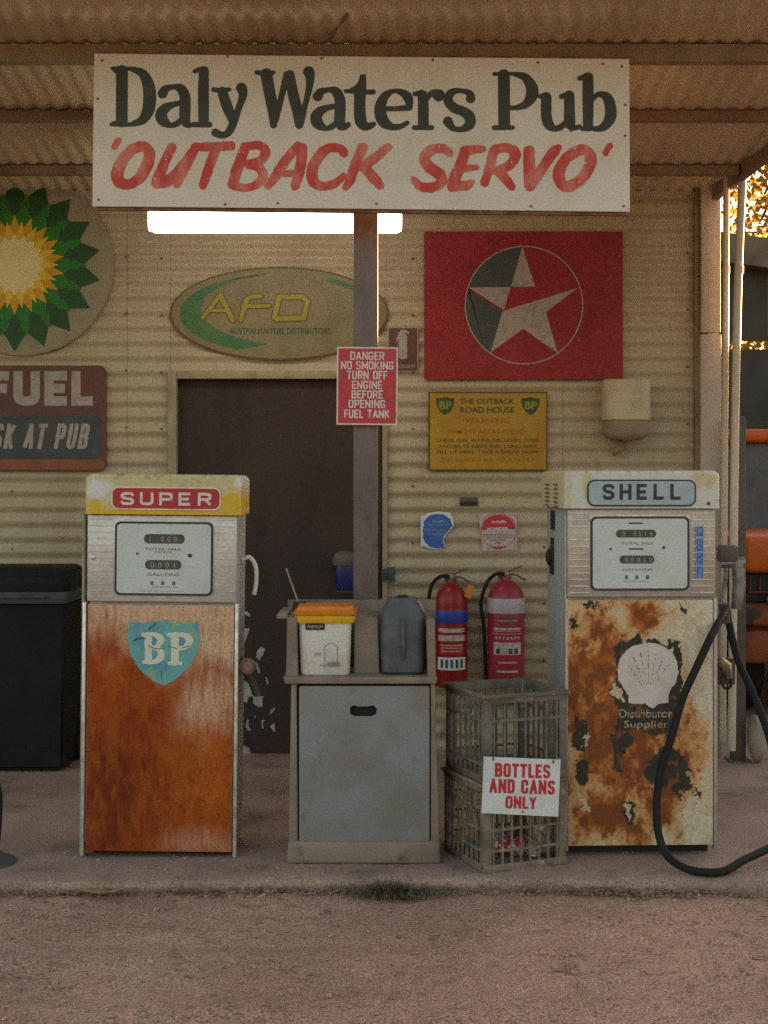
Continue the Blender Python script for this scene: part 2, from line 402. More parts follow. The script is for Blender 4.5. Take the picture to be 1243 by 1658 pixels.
M['paint_gloss'] = mat('chipped_enamel', (1, 1, 1), attr=True, rough=.45, bump=.12, bscale=90, fine=.1)
M['turq'] = mat('turquoise_decal', (.13, .36, .36), (.10, .26, .36), .45, .62, 9, .5, c3=(.34, .40, .08), lo3=.56, hi3=.66, s3=7)
M['decalwhite'] = mat('decal_white', (.62, .60, .52), (.52, .52, .44), .4, .7, 30, .5)
M['shellwhite'] = mat('emblem_white', (.58, .50, .48), (.50, .41, .38), .4, .7, 14, .5)
M['unit'] = mat('weathered_plastic', (.25, .19, .15), (.185, .138, .108), .38, .66, 5, .6, c3=(.10, .07, .05), lo3=.58, hi3=.78, s3=11, bump=.1)
M['unitpanel'] = mat('blue_grey_plastic', (.22, .22, .235), (.185, .165, .15), .36, .64, 3.0, .5, c3=(.12, .095, .08), lo3=.58, hi3=.8, s3=8, bump=.06)
M['lidyellow'] = mat('yellow_lid', (.62, .38, .015), (.55, .3, .01), .4, .7, 10, .4)
M['lidorange'] = mat('orange_lid', (.62, .20, .015), (.55, .14, .01), .4, .7, 10, .4)
M['jug'] = mat('grey_jug', (.065, .07, .075), (.10, .105, .11), .4, .7, 12, .5, bump=.1)
M['extred'] = mat('extinguisher_red', (.26, .010, .012), (.21, .010, .010), .4, .7, 10, .35)
M['extred2'] = mat('extinguisher_red_faded', (.30, .024, .042), (.25, .02, .034), .4, .7, 10, .4)
M['extblue'] = mat('blue_band', (.02, .05, .34), (.02, .04, .26), .4, .7, 14, .4)
M['extlilac'] = mat('lilac_band', (.42, .37, .46), (.36, .32, .40), .4, .7, 14, .45)
M['label'] = mat('pale_label', (.50, .42, .42), (.38, .28, .30), .42, .6, 60, .5)
M['labeltan'] = mat('tan_print', (.42, .32, .24), (.16, .11, .08), .46, .56, 70, .6)
M['brass'] = mat('dull_brass', (.28, .22, .15), (.16, .12, .08), .4, .7, 30, .4, metal=.6)
M['navytank'] = mat('navy_plastic', (.012, .022, .13), (.01, .018, .09), .4, .7, 14, .4)
M['crate'] = mat('grey_crate', (.22, .17, .125), (.13, .10, .075), .4, .65, 12, .75, c3=(.34, .27, .20), lo3=.56, hi3=.72, s3=30, bump=.3)
M['cratedark'] = mat('upper_crate_grey', (.165, .14, .115), (.10, .085, .07), .4, .65, 12, .75, c3=(.30, .245, .19), lo3=.58, hi3=.72, s3=30, bump=.3)
M['noticewhite'] = mat('notice_white', (.62, .62, .64), (.54, .53, .54), .4, .7, 8, .4)
M['noticered'] = mat('notice_red', (.50, .02, .035), (.42, .03, .04), .4, .7, 20, .45)
M['can'] = mat('can_red', (.5, .02, .02), (.55, .5, .48), .5, .56, 60, .3, metal=.3)
M['cansilver'] = mat('can_silver', (.5, .48, .46), (.2, .2, .22), .5, .56, 50, .3, metal=.5)
M['bin'] = mat('bin_plastic', (.011, .013, .012), (.017, .020, .018), .4, .7, 5, .6, spec=.15)
M['concrete'] = mat('dusty_concrete', (.35, .22, .17), (.25, .158, .12), .38, .68, 2.0, .9, bump=.6, bscale=45, c3=(.13, .09, .07), lo3=.54, hi3=.78, s3=4, fine=.35)
M['gravel'] = mat('red_gravel', (.45, .25, .175), (.37, .20, .14), .38, .66, 1.6, .95, bump=1.0, bscale=70, c3=(.20, .12, .085), lo3=.56, hi3=.74, s3=9, fine=.45)
M['stone'] = mat('gravel_stones', (.44, .26, .19), (.26, .15, .11), .42, .62, 3, .85, bump=.2, c3=(.56, .40, .30), lo3=.6, hi3=.66, s3=21)
M['pvc'] = mat('pvc_pipe', (.54, .46, .36), (.42, .35, .27), .4, .7, 4, .5, stretch=(1, 1, .3))
M['brownsteel'] = mat('brown_steel', (.10, .08, .07), (.07, .055, .045), .4, .7, 5, .6)
M['nozzle'] = mat('cast_alloy', (.26, .26, .27), (.14, .13, .12), .4, .7, 20, .38, metal=.6)
M['shedroof'] = mat('shed_roof', (.16, .11, .07), (.10, .07, .05), .4, .7, 3, .7)
M['shedwall'] = mat('shed_wall', (.055, .045, .035), (.04, .032, .026), .4, .7, 3, .8)
M['truck'] = mat('orange_vehicle_paint', (.48, .095, .006), (.36, .06, .006), .4, .7, 3, .5)
M['truckred'] = mat('red_vehicle_paint', (.15, .018, .008), (.24, .05, .008), .45, .62, 5, .6, c3=(.03, .02, .015), lo3=.52, hi3=.6, s3=4)
M['glass'] = mat('dusty_windscreen', (.09, .075, .065), (.06, .05, .045), .4, .7, 3, .45)
M['bark'] = mat('bark', (.10, .07, .045), (.06, .042, .03), .4, .6, 8, .9, bump=.4)
M['leaf'] = mat('leaves', (.10, .085, .015), (.14, .09, .015), .4, .6, 2, .6)
M['weed'] = mat('weed', (.085, .085, .045), (.14, .11, .06), .4, .6, 12, .7)
M['soil'] = mat('soil_edge_shade', (.19, .12, .09), (.28, .18, .135), .4, .6, 20, .95)  # dark crumb colour also stands in for shade along the kerb face
M['litter'] = mat('dry_leaf', (.32, .20, .09), (.22, .13, .06), .4, .6, 20, .8)
M['sack'] = mat('pale_sack', (.34, .28, .22), (.22, .18, .14), .4, .65, 10, .85, bump=.3)
M['scrap'] = mat('paper_scrap', (.36, .40, .36), (.28, .30, .27), .4, .6, 30, .7)
M['scrapwarm'] = mat('peach_scrap', (.42, .27, .2), (.34, .2, .15), .4, .6, 30, .7)
M['interior'] = mat('dark_board', (.05, .04, .032), (.035, .028, .022), .4, .6, 4, .8)
# leaves let some light through
for k in ('leaf',):
    nt = M[k].node_tree; b = nt.nodes['Principled BSDF']; tr = nt.nodes.new('ShaderNodeBsdfTranslucent'); tr.inputs[0].default_value = (.6, .30, .02, 1)
    mx = nt.nodes.new('ShaderNodeMixShader'); mx.inputs[0].default_value = .4
    nt.links.new(b.outputs[0], mx.inputs[1]); nt.links.new(tr.outputs[0], mx.inputs[2]); nt.links.new(mx.outputs[0], nt.nodes['Material Output'].inputs[0])

# ---------------------------------------------------------------- ground
def kerb_y(x): return 5.165 + .022 * math.sin(x * 2.3 + 1) + .03 * (vnoise(x * 3.1, 0.3, 5) - .5) + .015 * (vnoise(x * 14., .3, 6) - .5)
def ground():
    xs = list(np.arange(-2.4, 2.4, .022)); xs = [-1500, -60, -8, -4] + xs + [4, 8, 60, 1500]
    ys = [-400, -20, 0, 2.5] + list(np.arange(3.4, 5.3, .022)) + [8, 20, 100, 2500]
    X, Y = np.meshgrid(xs, ys); near = (np.abs(X) < 2.5) & (Y > 3.3) & (Y < 5.4)
    Z = -.055 + np.where(near, .030 * (fbm(X * 2.2, Y * 3.2, 1, 4) - .5) + .016 * (fbm(X * 14, Y * 18, 2, 3) - .5), 0)
    Z = Z - np.where(near, .010 * (np.exp(-((Y - 4.62 - .03 * np.sin(X * 1.3)) / .06) ** 2) + np.exp(-((Y - 4.18 - .03 * np.sin(X * 1.1 + 1)) / .07) ** 2)), 0) + np.where(near, .004 * sst(5.0, 5.2, Y), 0)     # soil banked up against the slab
    n, m = len(ys), len(xs); me = bpy.data.meshes.new('ground')
    v = np.stack([X, Y, Z], -1).reshape(-1, 3).tolist()
    f = [(j * m + i, j * m + i + 1, (j + 1) * m + i + 1, (j + 1) * m + i) for j in range(n - 1) for i in range(m - 1)]
    me.from_pydata(v, [], f); tag(obj('ground', me, M['gravel'], smooth=True), kind='structure')
    # slab the pumps stand on
    xs = [-30, -8, -4] + list(np.arange(-2.4, 2.4, .02)) + [4, 8, 30]
    rows = [(0.0, -.09), (.004, -.022), (.012, -.007), (.035, -.001), (.12, .0), (.3, 0), (.5, 0), (1.0, 0), (3.2, 0), (8, 0)]
    v = []; m = len(xs)
    for dy, z in rows:
        for x in xs: v.append((x, kerb_y(x) + dy + (.030 * (vnoise(x * 12, dy * 10, 3) - .5) + .016 * (vnoise(x * 30, dy * 40, 3) - .5) if dy < .06 else 0), z + (.010 * (vnoise(x * 9, dy * 20, 8) - .5) if .003 < dy < .2 else 0)))
    f = [(j * m + i, j * m + i + 1, (j + 1) * m + i + 1, (j + 1) * m + i) for j in range(len(rows) - 1) for i in range(m - 1)]
    me = bpy.data.meshes.new('pavement'); me.from_pydata(v, [], f); tag(obj('pavement', me, M['concrete'], smooth=True), kind='structure')
ground()

def rock(bm, c, r, rnd):
    g = bmesh.ops.create_icosphere(bm, subdivisions=1, radius=r)
    sx, sy, sz = rnd.uniform(.7, 1.3), rnd.uniform(.7, 1.3), rnd.uniform(.35, .7)
    for v in g['verts']: v.co = Vector((v.co.x * sx * rnd.uniform(.8, 1.15) + c[0], v.co.y * sy * rnd.uniform(.8, 1.15) + c[1], v.co.z * sz + c[2]))
def gz(x, y): return -.052 + .030 * (fbm(x * 2.2, y * 3.2, 1, 4) - .5) + .016 * (fbm(x * 14, y * 18, 2, 3) - .5) + .004 * sst(5.0, 5.2, y)
rnd = random.Random(3); bm = BM()
ico = bmesh.new(); bmesh.ops.create_icosphere(ico, subdivisions=1, radius=1.0); IV = np.array([v.co[:] for v in ico.verts]); IF = np.array([[v.index for v in f.verts] for f in ico.faces]); ico.free()
def rocks(n, y0, y1, xa, flat):
    g = np.random.RandomState(int(n)); y = g.uniform(y0, y1, n); x = g.uniform(-1.6, 1.65, n) * (y / 5 if not flat else 1)
    r = g.choice((.0018, .0025, .0032, .0045), n) * g.uniform(.7, 1.3, n) * np.where(g.rand(n) < .02, 2.2, 1)
    z = np.full(n, .001) if flat else gz(x, y)
    s3 = np.stack([g.uniform(.7, 1.3, n), g.uniform(.7, 1.3, n), g.uniform(.35, .7, n)], 1) * r[:, None]
    v = IV[None] * s3[:, None] * g.uniform(.8, 1.15, (n, len(IV), 1)) + np.stack([x, y, z], 1)[:, None]
    return v.reshape(-1, 3), (IF[None] + (np.arange(n) * len(IV))[:, None, None]).reshape(-1, 3)
va, fa = rocks(9000, 3.75, 5.17, 0, False); vb, fb_ = rocks(900, 5.2, 5.55, 0, True)
me = bpy.data.meshes.new('gravel_stones'); me.from_pydata(np.concatenate([va, vb]).tolist(), [], np.concatenate([fa, fb_ + len(va)]).tolist())
tag(obj('gravel_stones', me, M['stone']), 'loose reddish pebbles and grit scattered over the dirt', 'gravel', kind='stuff')
for i in range(0):
    y = rnd.uniform(3.75, 5.17); x = rnd.uniform(-1.6, 1.6) * y / 5
    r = rnd.choice((.0018, .0025, .0032, .0045)) * rnd.uniform(.7, 1.3)
    if rnd.random() < .02: r *= 2.2
    rock(bm, (x, y, -.052 + .030 * (float(fbm(x * 2.2, y * 3.2, 1, 4)) - .5) + .016 * (float(fbm(x * 14, y * 18, 2, 3)) - .5) + float(.022 * sst(4.95, 5.2, y))), r, rnd)
for i in range(0):
    y = rnd.uniform(5.2, 5.5); x = rnd.uniform(-1.6, 1.7); rock(bm, (x, y, .001), rnd.uniform(.0012, .0035), rnd)
0 and tag(obj('gravel_stones', bm, M['stone']), 'loose reddish pebbles and grit scattered over the dirt', 'gravel', kind='stuff')

# weeds and litter along the kerb
bm = BM()
for i in range(1500):
    t = rnd.gauss(0, 1); x = (640 - CX) * 5.12 / F + t * .085; y = 5.10 + rnd.gauss(0, .022); 
    if abs(t) > 2.6: continue
    h = max(.008, .04 * math.exp(-((x - .01) / .10) ** 2)) * rnd.uniform(.5, 1.2); a = rnd.uniform(0, 6.28); l = rnd.uniform(.3, 1.2) * h
    p = Vector((x, y, -.035)); q = p + Vector((math.cos(a) * l, math.sin(a) * l, h)); s = Vector((-math.sin(a), math.cos(a), 0)) * rnd.uniform(.002, .005)
    vs = [bm.verts.new(p - s * .4), bm.verts.new(p + s * .4), bm.verts.new(p.lerp(q, .6) + s), bm.verts.new(q), bm.verts.new(p.lerp(q, .6) - s)]
    bm.faces.new(vs)
tag(obj('weed_clump', bm, M['weed']), 'low dusty green weed clump growing at the foot of the kerb', 'weed')
bm = BM()
for i in range(520):
    x = rnd.uniform(-1.6, 1.7); y = kerb_y(x) - abs(rnd.gauss(0.02, .03)); a = rnd.uniform(0, 6.28); l = rnd.uniform(.006, .02); w = l * rnd.uniform(.2, .45)
    z = -.028 + rnd.uniform(0, .006); d = Vector((math.cos(a), math.sin(a), rnd.uniform(-.25, .25))) * l; s = Vector((-math.sin(a), math.cos(a), rnd.uniform(-.3, .3))) * w; c = Vector((x, y, z))
    bm.faces.new([bm.verts.new(c - d), bm.verts.new(c + s), bm.verts.new(c + d), bm.verts.new(c - s)])
tag(obj('leaf_litter', bm, M['litter']), 'dry leaf scraps and twigs collected along the kerb', 'leaf litter', kind='stuff')
def debris(n, seed, dark):
    g = random.Random(seed); bm = BM()
    for i in range(n):
        x = g.uniform(-1.6, 1.7)
        if vnoise(x * 4.0, 1.5, seed) < g.random() * .9: continue
        y = kerb_y(x) - .004 - abs(g.gauss(0, .022)); z = -.047 + g.uniform(0, .016) * (1 if y > kerb_y(x) - .03 else .3); r = g.uniform(.003, .009)
        rock(bm, (x, y, z), r, g)
    tag(obj('soil_crumbs', bm, M['soil'] if dark else M['stone']), 'dark crumbs of soil and broken concrete, coloured dark for shade along the slab edge' if dark else 'pale broken stones along the slab edge', 'rubble', kind='stuff')
debris(2600, 4, True); debris(500, 9, False)
g_ = random.Random(21); bm = BM()
for i in range(170):
    x = g_.uniform(-1.5, 1.6); y = g_.uniform(3.9, 5.1); rock(bm, (x, y, float(gz(x, y)) + .002), g_.uniform(.005, .011), g_)
tag(obj('larger_stones', bm, M['stone']), 'larger loose stones on the dirt in front of the slab', 'stones', kind='stuff')
def curl_leaf(px, py, L, wd, label):
    bm = BM(); c = W(px, py, 5.08); n = 9; r0 = []
    for i in range(n + 1):
        t = i / n; w = wd * math.sin(math.pi * min(max(t, .03), .97)) ** .7
        x = (t - .5) * L; z = -.028 + .012 * (t - .5) ** 2 * 4
        r0.append([bm.verts.new((c.x + x, 5.08 - w, z + .008)), bm.verts.new((c.x + x, 5.08 + .3 * w * math.sin(t * 9), z)), bm.verts.new((c.x + x, 5.08 + w, z + .009))])
    for i in range(n):
        for k in range(2): bm.faces.new((r0[i][k], r0[i + 1][k], r0[i + 1][k + 1], r0[i][k + 1]))
    tag(obj('dry_leaf', bm, M['litter'], smooth=True), label, 'leaf')
curl_leaf(165, 1446, .16, .016, 'long curled tan leaf lying on the dirt below the SUPER pump')
curl_leaf(437, 1440, .05, .012, 'small curled tan leaf on the dirt left of the weed clump')

# ---------------------------------------------------------------- building wall
YW = 7.5
PITCH, AMP = .0815, .0085
def corr_z(bm, x0, x1, z0, z1, y):
    n = max(2, int((z1 - z0) / PITCH * 10)); rows = []
    for i in range(n + 1):
        z = z0 + (z1 - z0) * i / n; d = AMP * math.cos(2 * math.pi * z / PITCH)
        rows.append((bm.verts.new((x0, y + d, z)), bm.verts.new((x1, y + d, z))))
    for i in range(n): bm.faces.new((rows[i][0], rows[i][1], rows[i + 1][1], rows[i + 1][0]))
wx = lambda px: (px - CX) * YW / F
wz = lambda py: H - (py - HY) * YW / F
bm = BM()
ROOFZ = lambda y: 3.05 + .135 * (7.5 - y)
bw = empty('iron_wall', (0, YW, 0), 'cream corrugated iron wall behind the fuel pumps', 'wall')
corr_z(bm, -4.2, wx(214), 0.0, 3.05, .001); corr_z(bm, wx(207), wx(276), 0.0, 3.05, -.0035); corr_z(bm, wx(276), wx(626), wz(604), 3.05, 0); corr_z(bm, wx(626), wx(910), 0.0, 3.05, -.003); corr_z(bm, wx(903), wx(1127), 0.0, 3.05, .0015)
o = obj('cladding', bm, M['wall'], bw, smooth=True)
bm = BM()
for x in np.arange(-3.9, 1.7, .9):                     # screws
    pass
for px in (205, 262, 668, 880, 1113, 20):
    for py in list(range(318, 1240, 92)):
        c = (wx(px), -AMP - .001, wz(py + (px % 7) * 3)); lathe(bm, [(.007, 0), (.006, .003), (.003, .005)], 8, (0, 0, 0))
        bm.verts.ensure_lookup_table(); vs = bm.verts[-24:]
        bmesh.ops.transform(bm, matrix=Matrix.Translation(c) @ Matrix.Rotation(R(90), 4, 'X'), verts=vs)
obj('screw', bm, M['edgerust'], bw)
bm = BM(); bx(bm, -4.2, 1.69, .06, .14, 0, 3.0); 
# inner lining, with the door opening left out
bm.free(); bm = BM(); bx(bm, -4.2, wx(276), .05, .12, 0, 3.02); bx(bm, wx(276) + .001, wx(626) - .001, .05, .12, wz(604), 3.02); bx(bm, wx(626), wx(1127), .05, .12, 0, 3.02)
obj('lining', bm, M['interior'], bw)
bm = BM(); bx(bm, wx(1127) + .002, wx(1127) + .06, -.02, 6.0, 0, 3.06); obj('side_wall', bm, M['wall'], bw)
# corner flashing
cp = empty('corner_post', (wx(1144), YW - .03, 0), 'pale grey corner post at the right end of the iron wall', 'post')
bm = BM(); bx(bm, wx(1129) - wx(1144), wx(1162) - wx(1144), -.05, .05, 0, wz(543), .006); obj('lower_section', bm, M['corner'], cp, True)
bm = BM(); bx(bm, wx(1130) - wx(1144), wx(1161) - wx(1144), -.047, .047, wz(541), 3.10, .006); obj('upper_section', bm, M['corner'], cp, True)
bm = BM(); bx(bm, wx(1126) - wx(1144) - .012, wx(1129) - wx(1144) - .001, -.01, .03, 0, 3.05); obj('edge_strip', bm, M['beam'], cp)

# door
dr = empty('doorway_door', (wx(450), YW, 0), 'dark brown door with pale frame in the iron wall', 'door')
dxx = lambda px: wx(px) - wx(450)
bm = BM(); bx(bm, dxx(286), dxx(621), .028, .068, .0, wz(606)); ds = obj('door_panel', bm, M['door'], dr)
bm = BM()
bx(bm, dxx(273), dxx(287), -.035, .06, 0, wz(602), .003); bx(bm, dxx(287) + .001, dxx(619) - .001, -.034, .06, wz(614), wz(602), .003); bx(bm, dxx(619), dxx(627), -.035, .06, 0, wz(602), .003)
obj('door_frame', bm, M['trim'], dr, True)
bm = BM(); bx(bm, dxx(273), dxx(627), -.032, .02, wz(610), wz(607)); obj('groove_shade_strip', bm, M['dark'], dr)  # dark bar standing in for shade in the frame's top groove
bm = BM(); bx(bm, dxx(617), dxx(636), -.06, -.036, wz(938), wz(920), .004); bx(bm, dxx(629), dxx(639), -.075, -.05, wz(940), wz(917), .003)
obj('door_latch', bm, M['navy'], dr, True)
fd = Face(dr, 450, HY, YW)
# torn sticker remains on the lower door (zoom px -> photo px)
def zp(pts, ox, oy, k): return [(ox + x / k, oy + y / k) for x, y in pts]
scr = [[(80, 185), (110, 180), (145, 215), (140, 235), (100, 215)], [(75, 340), (140, 345), (120, 400), (90, 470), (75, 450)], [(205, 570), (250, 520), (290, 545), (260, 610), (230, 650), (200, 620)],
       [(70, 870), (100, 850), (130, 880), (170, 1000), (130, 1000), (110, 1060), (68, 1050)], [(90, 790), (105, 790), (130, 840), (125, 870)], [(172, 995), (265, 1000), (258, 1100), (215, 1100), (172, 1060)],
       [(345, 1130), (375, 1100), (380, 1130), (350, 1160), (325, 1175)], [(110, 1225), (130, 1220), (128, 1280), (150, 1335), (120, 1325), (98, 1290)], [(250, 1230), (285, 1225), (262, 1265), (280, 1310), (255, 1305)],
       [(335, 1290), (375, 1250), (385, 1340), (360, 1330)], [(65, 1460), (140, 1500), (145, 1560), (65, 1565)], [(180, 1180), (192, 1170), (194, 1205), (184, 1210)], [(290, 815), (305, 815), (318, 860), (308, 885), (298, 860)],
       [(185, 650), (215, 690), (238, 770), (225, 785), (205, 720)]]
for q in scr:
    fd.ink('sticker_remnant', [], [zp(q, 380, 960, 5.92)], M['scrap'], -.018 - .0, cell=.6, rough=1.0, rscale=.5)
fdz = fd
for o in [c for c in COL.objects if c.name.startswith('sticker_remnant')]:
    # Face local z points to the road: this root is upright, so swing the sheets to face the road
    o.matrix_local = Matrix.Translation((0, .0265 - .018, H)) @ Matrix.Rotation(R(90), 4, 'X')

# ---------------------------------------------------------------- awning
aw = empty('awning', (0, 7.5, 3.05), 'rusty corrugated iron awning roof over the fuel pumps', 'awning')
def xedge(y): return 1.74 + (7.6 - y) * .205
def awz(y): return .135 * (7.5 - y)
bm = BM(); ys = [4.55 + i * .17 for i in range(19)]; ys = [y for y in ys if y < 7.63]; pitch = .0765; step = pitch / 8
xs = np.arange(-4.0, 2.5, step); cols = []
for y in ys:
    e = xedge(y); cols.append([bm.verts.new((min(x, e), y - 7.5, awz(y) + .0065 * math.cos(2 * math.pi * x / pitch))) for x in xs])
for j in range(len(ys) - 1):
    for i in range(len(xs) - 1):
        vs = (cols[j][i], cols[j][i + 1], cols[j + 1][i + 1], cols[j + 1][i])
        if (vs[0].co - vs[1].co).length > 1e-6 or (vs[2].co - vs[3].co).length > 1e-6: bm.faces.new(vs)
bmesh.ops.remove_doubles(bm, verts=bm.verts[:], dist=1e-6)
obj('roof_sheet', bm, M['sheet'], aw, smooth=True)
sl = math.atan(.135)
for y, w, h in ((5.72, .06, .07), (6.40, .05, .045), (7.10, .05, .045)):
    bm = BM(); bx(bm, -4.0, xedge(y) - .03, y - 7.5 - w / 2, y - 7.5 + w / 2, awz(y) - .012 - h, awz(y) - .012); obj('purlin' if y > 6 else 'front_beam', bm, M['beam'], aw)
# edge trim along the right slope
bm = BM(); a = Vector((xedge(7.62), .12, awz(7.62))); b = Vector((xedge(4.55), 4.55 - 7.5, awz(4.55)))
for s0, s1 in ((a, b),):
    vs = []
    for p in (s0, s1):
        for dx, dz in ((-.02, -.075), (.015, -.075), (.015, .03), (-.02, .03)): vs.append(bm.verts.new((p.x + dx, p.y, p.z + dz)))
    for q in ((0, 1, 5, 4), (1, 2, 6, 5), (2, 3, 7, 6), (3, 0, 4, 7), (3, 2, 1, 0), (4, 5, 6, 7)): bm.faces.new([vs[i] for i in q])
obj('edge_trim', bm, M['beam'], aw)
bm = BM(); p0 = W(597, -20, 5.30); p1 = W(529, 66, 5.66); tube(bm, [p0 - aw.location, p1 - aw.location], .007, 8); obj('tie_rod', bm, M['beam'], aw)

# post
P = W(592, 773, 5.85)
po = empty('awning_post', (P.x, 5.85, 0), 'square purple-brown steel post holding up the awning', 'post')
pw = 40 * 5.80 / F / 2
bm = BM(); bx(bm, -pw, pw, -.052, .052, 0, 3.05 + awz(5.85) - .02, .006); obj('shaft', bm, M['post'], po, True)
bm = BM(); bx(bm, -.09, .09, -.09, .09, 0, .012, .003); obj('base_plate', bm, M['brownsteel'], po, True)

# fluorescent light
YL = 6.60
p = W(446, 357, YL); tz = 3.05 + awz(YL)
lt = empty('fluorescent_light', (p.x, YL, p.z), 'glowing white fluorescent batten hanging under the awning', 'light')
hw = 407 * YL / F / 2; hh = 36 * YL / F / 2
bm = BM(); prism(bm, rrect(-hw, hw, -hh, hh, .022), -.04, .04); bmesh.ops.rotate(bm, matrix=Matrix.Rotation(R(90), 3, 'X'), verts=bm.verts[:]); obj('diffuser', bm, M['lamp'], lt, True)
bm = BM(); bx(bm, -hw + .01, hw - .01, -.035, .035, hh + .001, hh + .03, .004); obj('housing', bm, M['white_pl'], lt, True)
for s in (-1, 1): obj('end_cap', bx(BM(), s * (hw + .004) - .004, s * (hw + .004) + .004, -.038, .038, -hh, hh, .003), M['white_pl'], lt, True)
for s in (-.42, .42): obj('hanger', tube(BM(), [(s, 0, hh + .025), (s, 0, tz - p.z)], .004, 6), M['brownsteel'], lt)

# ---------------------------------------------------------------- the main sign
YS = 5.60
S = sign('pub_sign', 'long white hand-painted pub sign with black and red lettering hung under the awning', 'sign', 585, 215, YS, -.25)
T = lambda pts, ox: [(ox + p[0] / 4.781, 90 + p[1] / 4.781, (p[2] / 4.781 if len(p) > 2 else 0)) for p in pts]
o = S.poly('board', [(152, 89), (585, 92), (1018, 94), (1020, 341), (590, 338), (150, 336)], M['signwhite'], -.012, .0)
bd = S.poly('backing', [(156, 85), (1014, 90), (1015, 346), (155, 341)], M['edgerust'], -.034, -.0125)
blk, bp = [], []
A_ = [[(540, 302, 38), (562, 268, 30), (625, 250, 20), (682, 265, 36), (712, 325, 42), (714, 400, 43), (712, 490, 42), (722, 530, 34)],
      [(690, 372, 20), (620, 388, 24), (562, 415, 36), (530, 462, 45), (545, 512, 42), (602, 548, 21), (655, 532, 24), (690, 500, 22)]]
blk += [T([(150, 108, 13), (250, 110, 15), (330, 114, 16)], 150), T([(145, 543, 15), (250, 545, 16), (330, 540, 18)], 150), T([(155, 112, 14), (190, 135, 22)], 150), T([(155, 535, 14), (200, 520, 16)], 150),
        T([(225, 130, 46), (225, 520, 45)], 150), T([(310, 117, 20), (380, 145, 34), (425, 220, 45), (440, 325, 50), (430, 430, 47), (382, 508, 34), (310, 538, 20)], 150)]
blk += [T(s, 150) for s in A_] + [T([(725, 530, 32), (745, 548, 20), (790, 535, 16)], 150)]
blk += [T([(858, 128, 38), (856, 300, 42), (858, 520, 40)], 150), T([(788, 130, 17), (830, 115, 20), (870, 112, 22)], 150), T([(790, 542, 20), (905, 542, 22)], 150)]
blk += [T([(935, 270, 19), (1000, 275, 18), (1055, 268, 17)], 150), T([(1000, 285, 38), (1040, 400, 42), (1078, 500, 32)], 150),
        T([(1150, 257, 42), (1162, 310, 32), (1130, 410, 26), (1090, 520, 31), (1055, 595, 29), (1005, 622, 26), (950, 604, 32)], 150)]
blk += [T([(120, 136, 18), (180, 142, 20), (248, 136, 17)], 390), T([(195, 150, 46), (222, 300, 45), (250, 440, 42), (252, 540, 28)], 390), T([(268, 500, 25), (310, 330, 24), (350, 170, 28)], 390),
        T([(375, 155, 38), (402, 300, 42), (438, 440, 42), (450, 540, 32)], 390), T([(462, 520, 28), (495, 390, 22), (525, 260, 26), (533, 170, 36), (523, 130, 44)], 390)]
bp += [T([(330, 128), (405, 122), (415, 180), (320, 200)], 390)]
blk += [T([(x + 52, y + 18, r) for x, y, r in s], 390) for s in A_] + [T([(775, 548, 34), (800, 556, 24), (828, 538, 22)], 390)]
blk += [T([(920, 260, 45), (918, 400, 44), (925, 500, 46), (952, 545, 36), (1000, 545, 26), (1028, 530, 18)], 390), T([(810, 277, 16), (910, 282, 18), (1022, 284, 20)], 390)]
bp += [T([(830, 265), (880, 235), (905, 205), (922, 148), (965, 146), (970, 275), (850, 290)], 390)]
blk += [T([(160, 412, 20), (250, 412, 20), (345, 402, 26)], 590), T([(350, 395, 24), (335, 325, 36), (285, 285, 26), (222, 275, 17), (160, 312, 32), (125, 380, 42), (122, 450, 46), (150, 515, 44), (212, 552, 27), (280, 548, 22), (330, 520, 18)], 590)]
blk += [T([(388, 297, 18), (440, 290, 26)], 590), T([(452, 310, 41), (455, 530, 42)], 590), T([(385, 557, 19), (520, 557, 19)], 590), T([(485, 325, 22), (525, 285, 22), (572, 306, 48)], 590)]
blk += [T([(820, 330, 36), (812, 290, 26), (740, 270, 19), (672, 285, 30), (645, 345, 36), (690, 402, 38), (760, 430, 38), (812, 475, 44), (810, 535, 38), (745, 570, 22), (680, 558, 24), (645, 508, 38)], 590)]
blk += [T([(215, 150, 46), (218, 400, 46), (220, 530, 45)], 770), T([(142, 140, 16), (240, 138, 14), (310, 138, 14)], 770), T([(145, 555, 20), (285, 553, 18)], 770),
        T([(300, 140, 18), (380, 165, 33), (430, 240, 46), (430, 310, 46), (382, 375, 30), (310, 400, 20), (262, 400, 18)], 770)]
blk += [T([(497, 312, 18), (545, 300, 24)], 770), T([(545, 320, 40), (545, 450, 41), (563, 525, 40), (610, 560, 24), (660, 545, 24), (695, 505, 18)], 770), T([(662, 312, 20), (722, 292, 24)], 770), T([(722, 305, 40), (726, 520, 44)], 770), T([(740, 560, 22), (805, 545, 18)], 770)]
blk += [T([(803, 170, 20), (868, 150, 22)], 770), T([(866, 165, 42), (868, 400, 42), (868, 540, 38)], 770), T([(830, 560, 20), (880, 556, 24)], 770),
        T([(900, 330, 20), (955, 292, 21), (1018, 322, 38), (1042, 400, 44), (1038, 480, 44), (988, 545, 32), (925, 562, 20), (880, 545, 22)], 770)]
S.ink('black_lettering', blk, bp, M['black_ink'], .0012, cell=.55, rough=.25, rscale=.3)
red = []
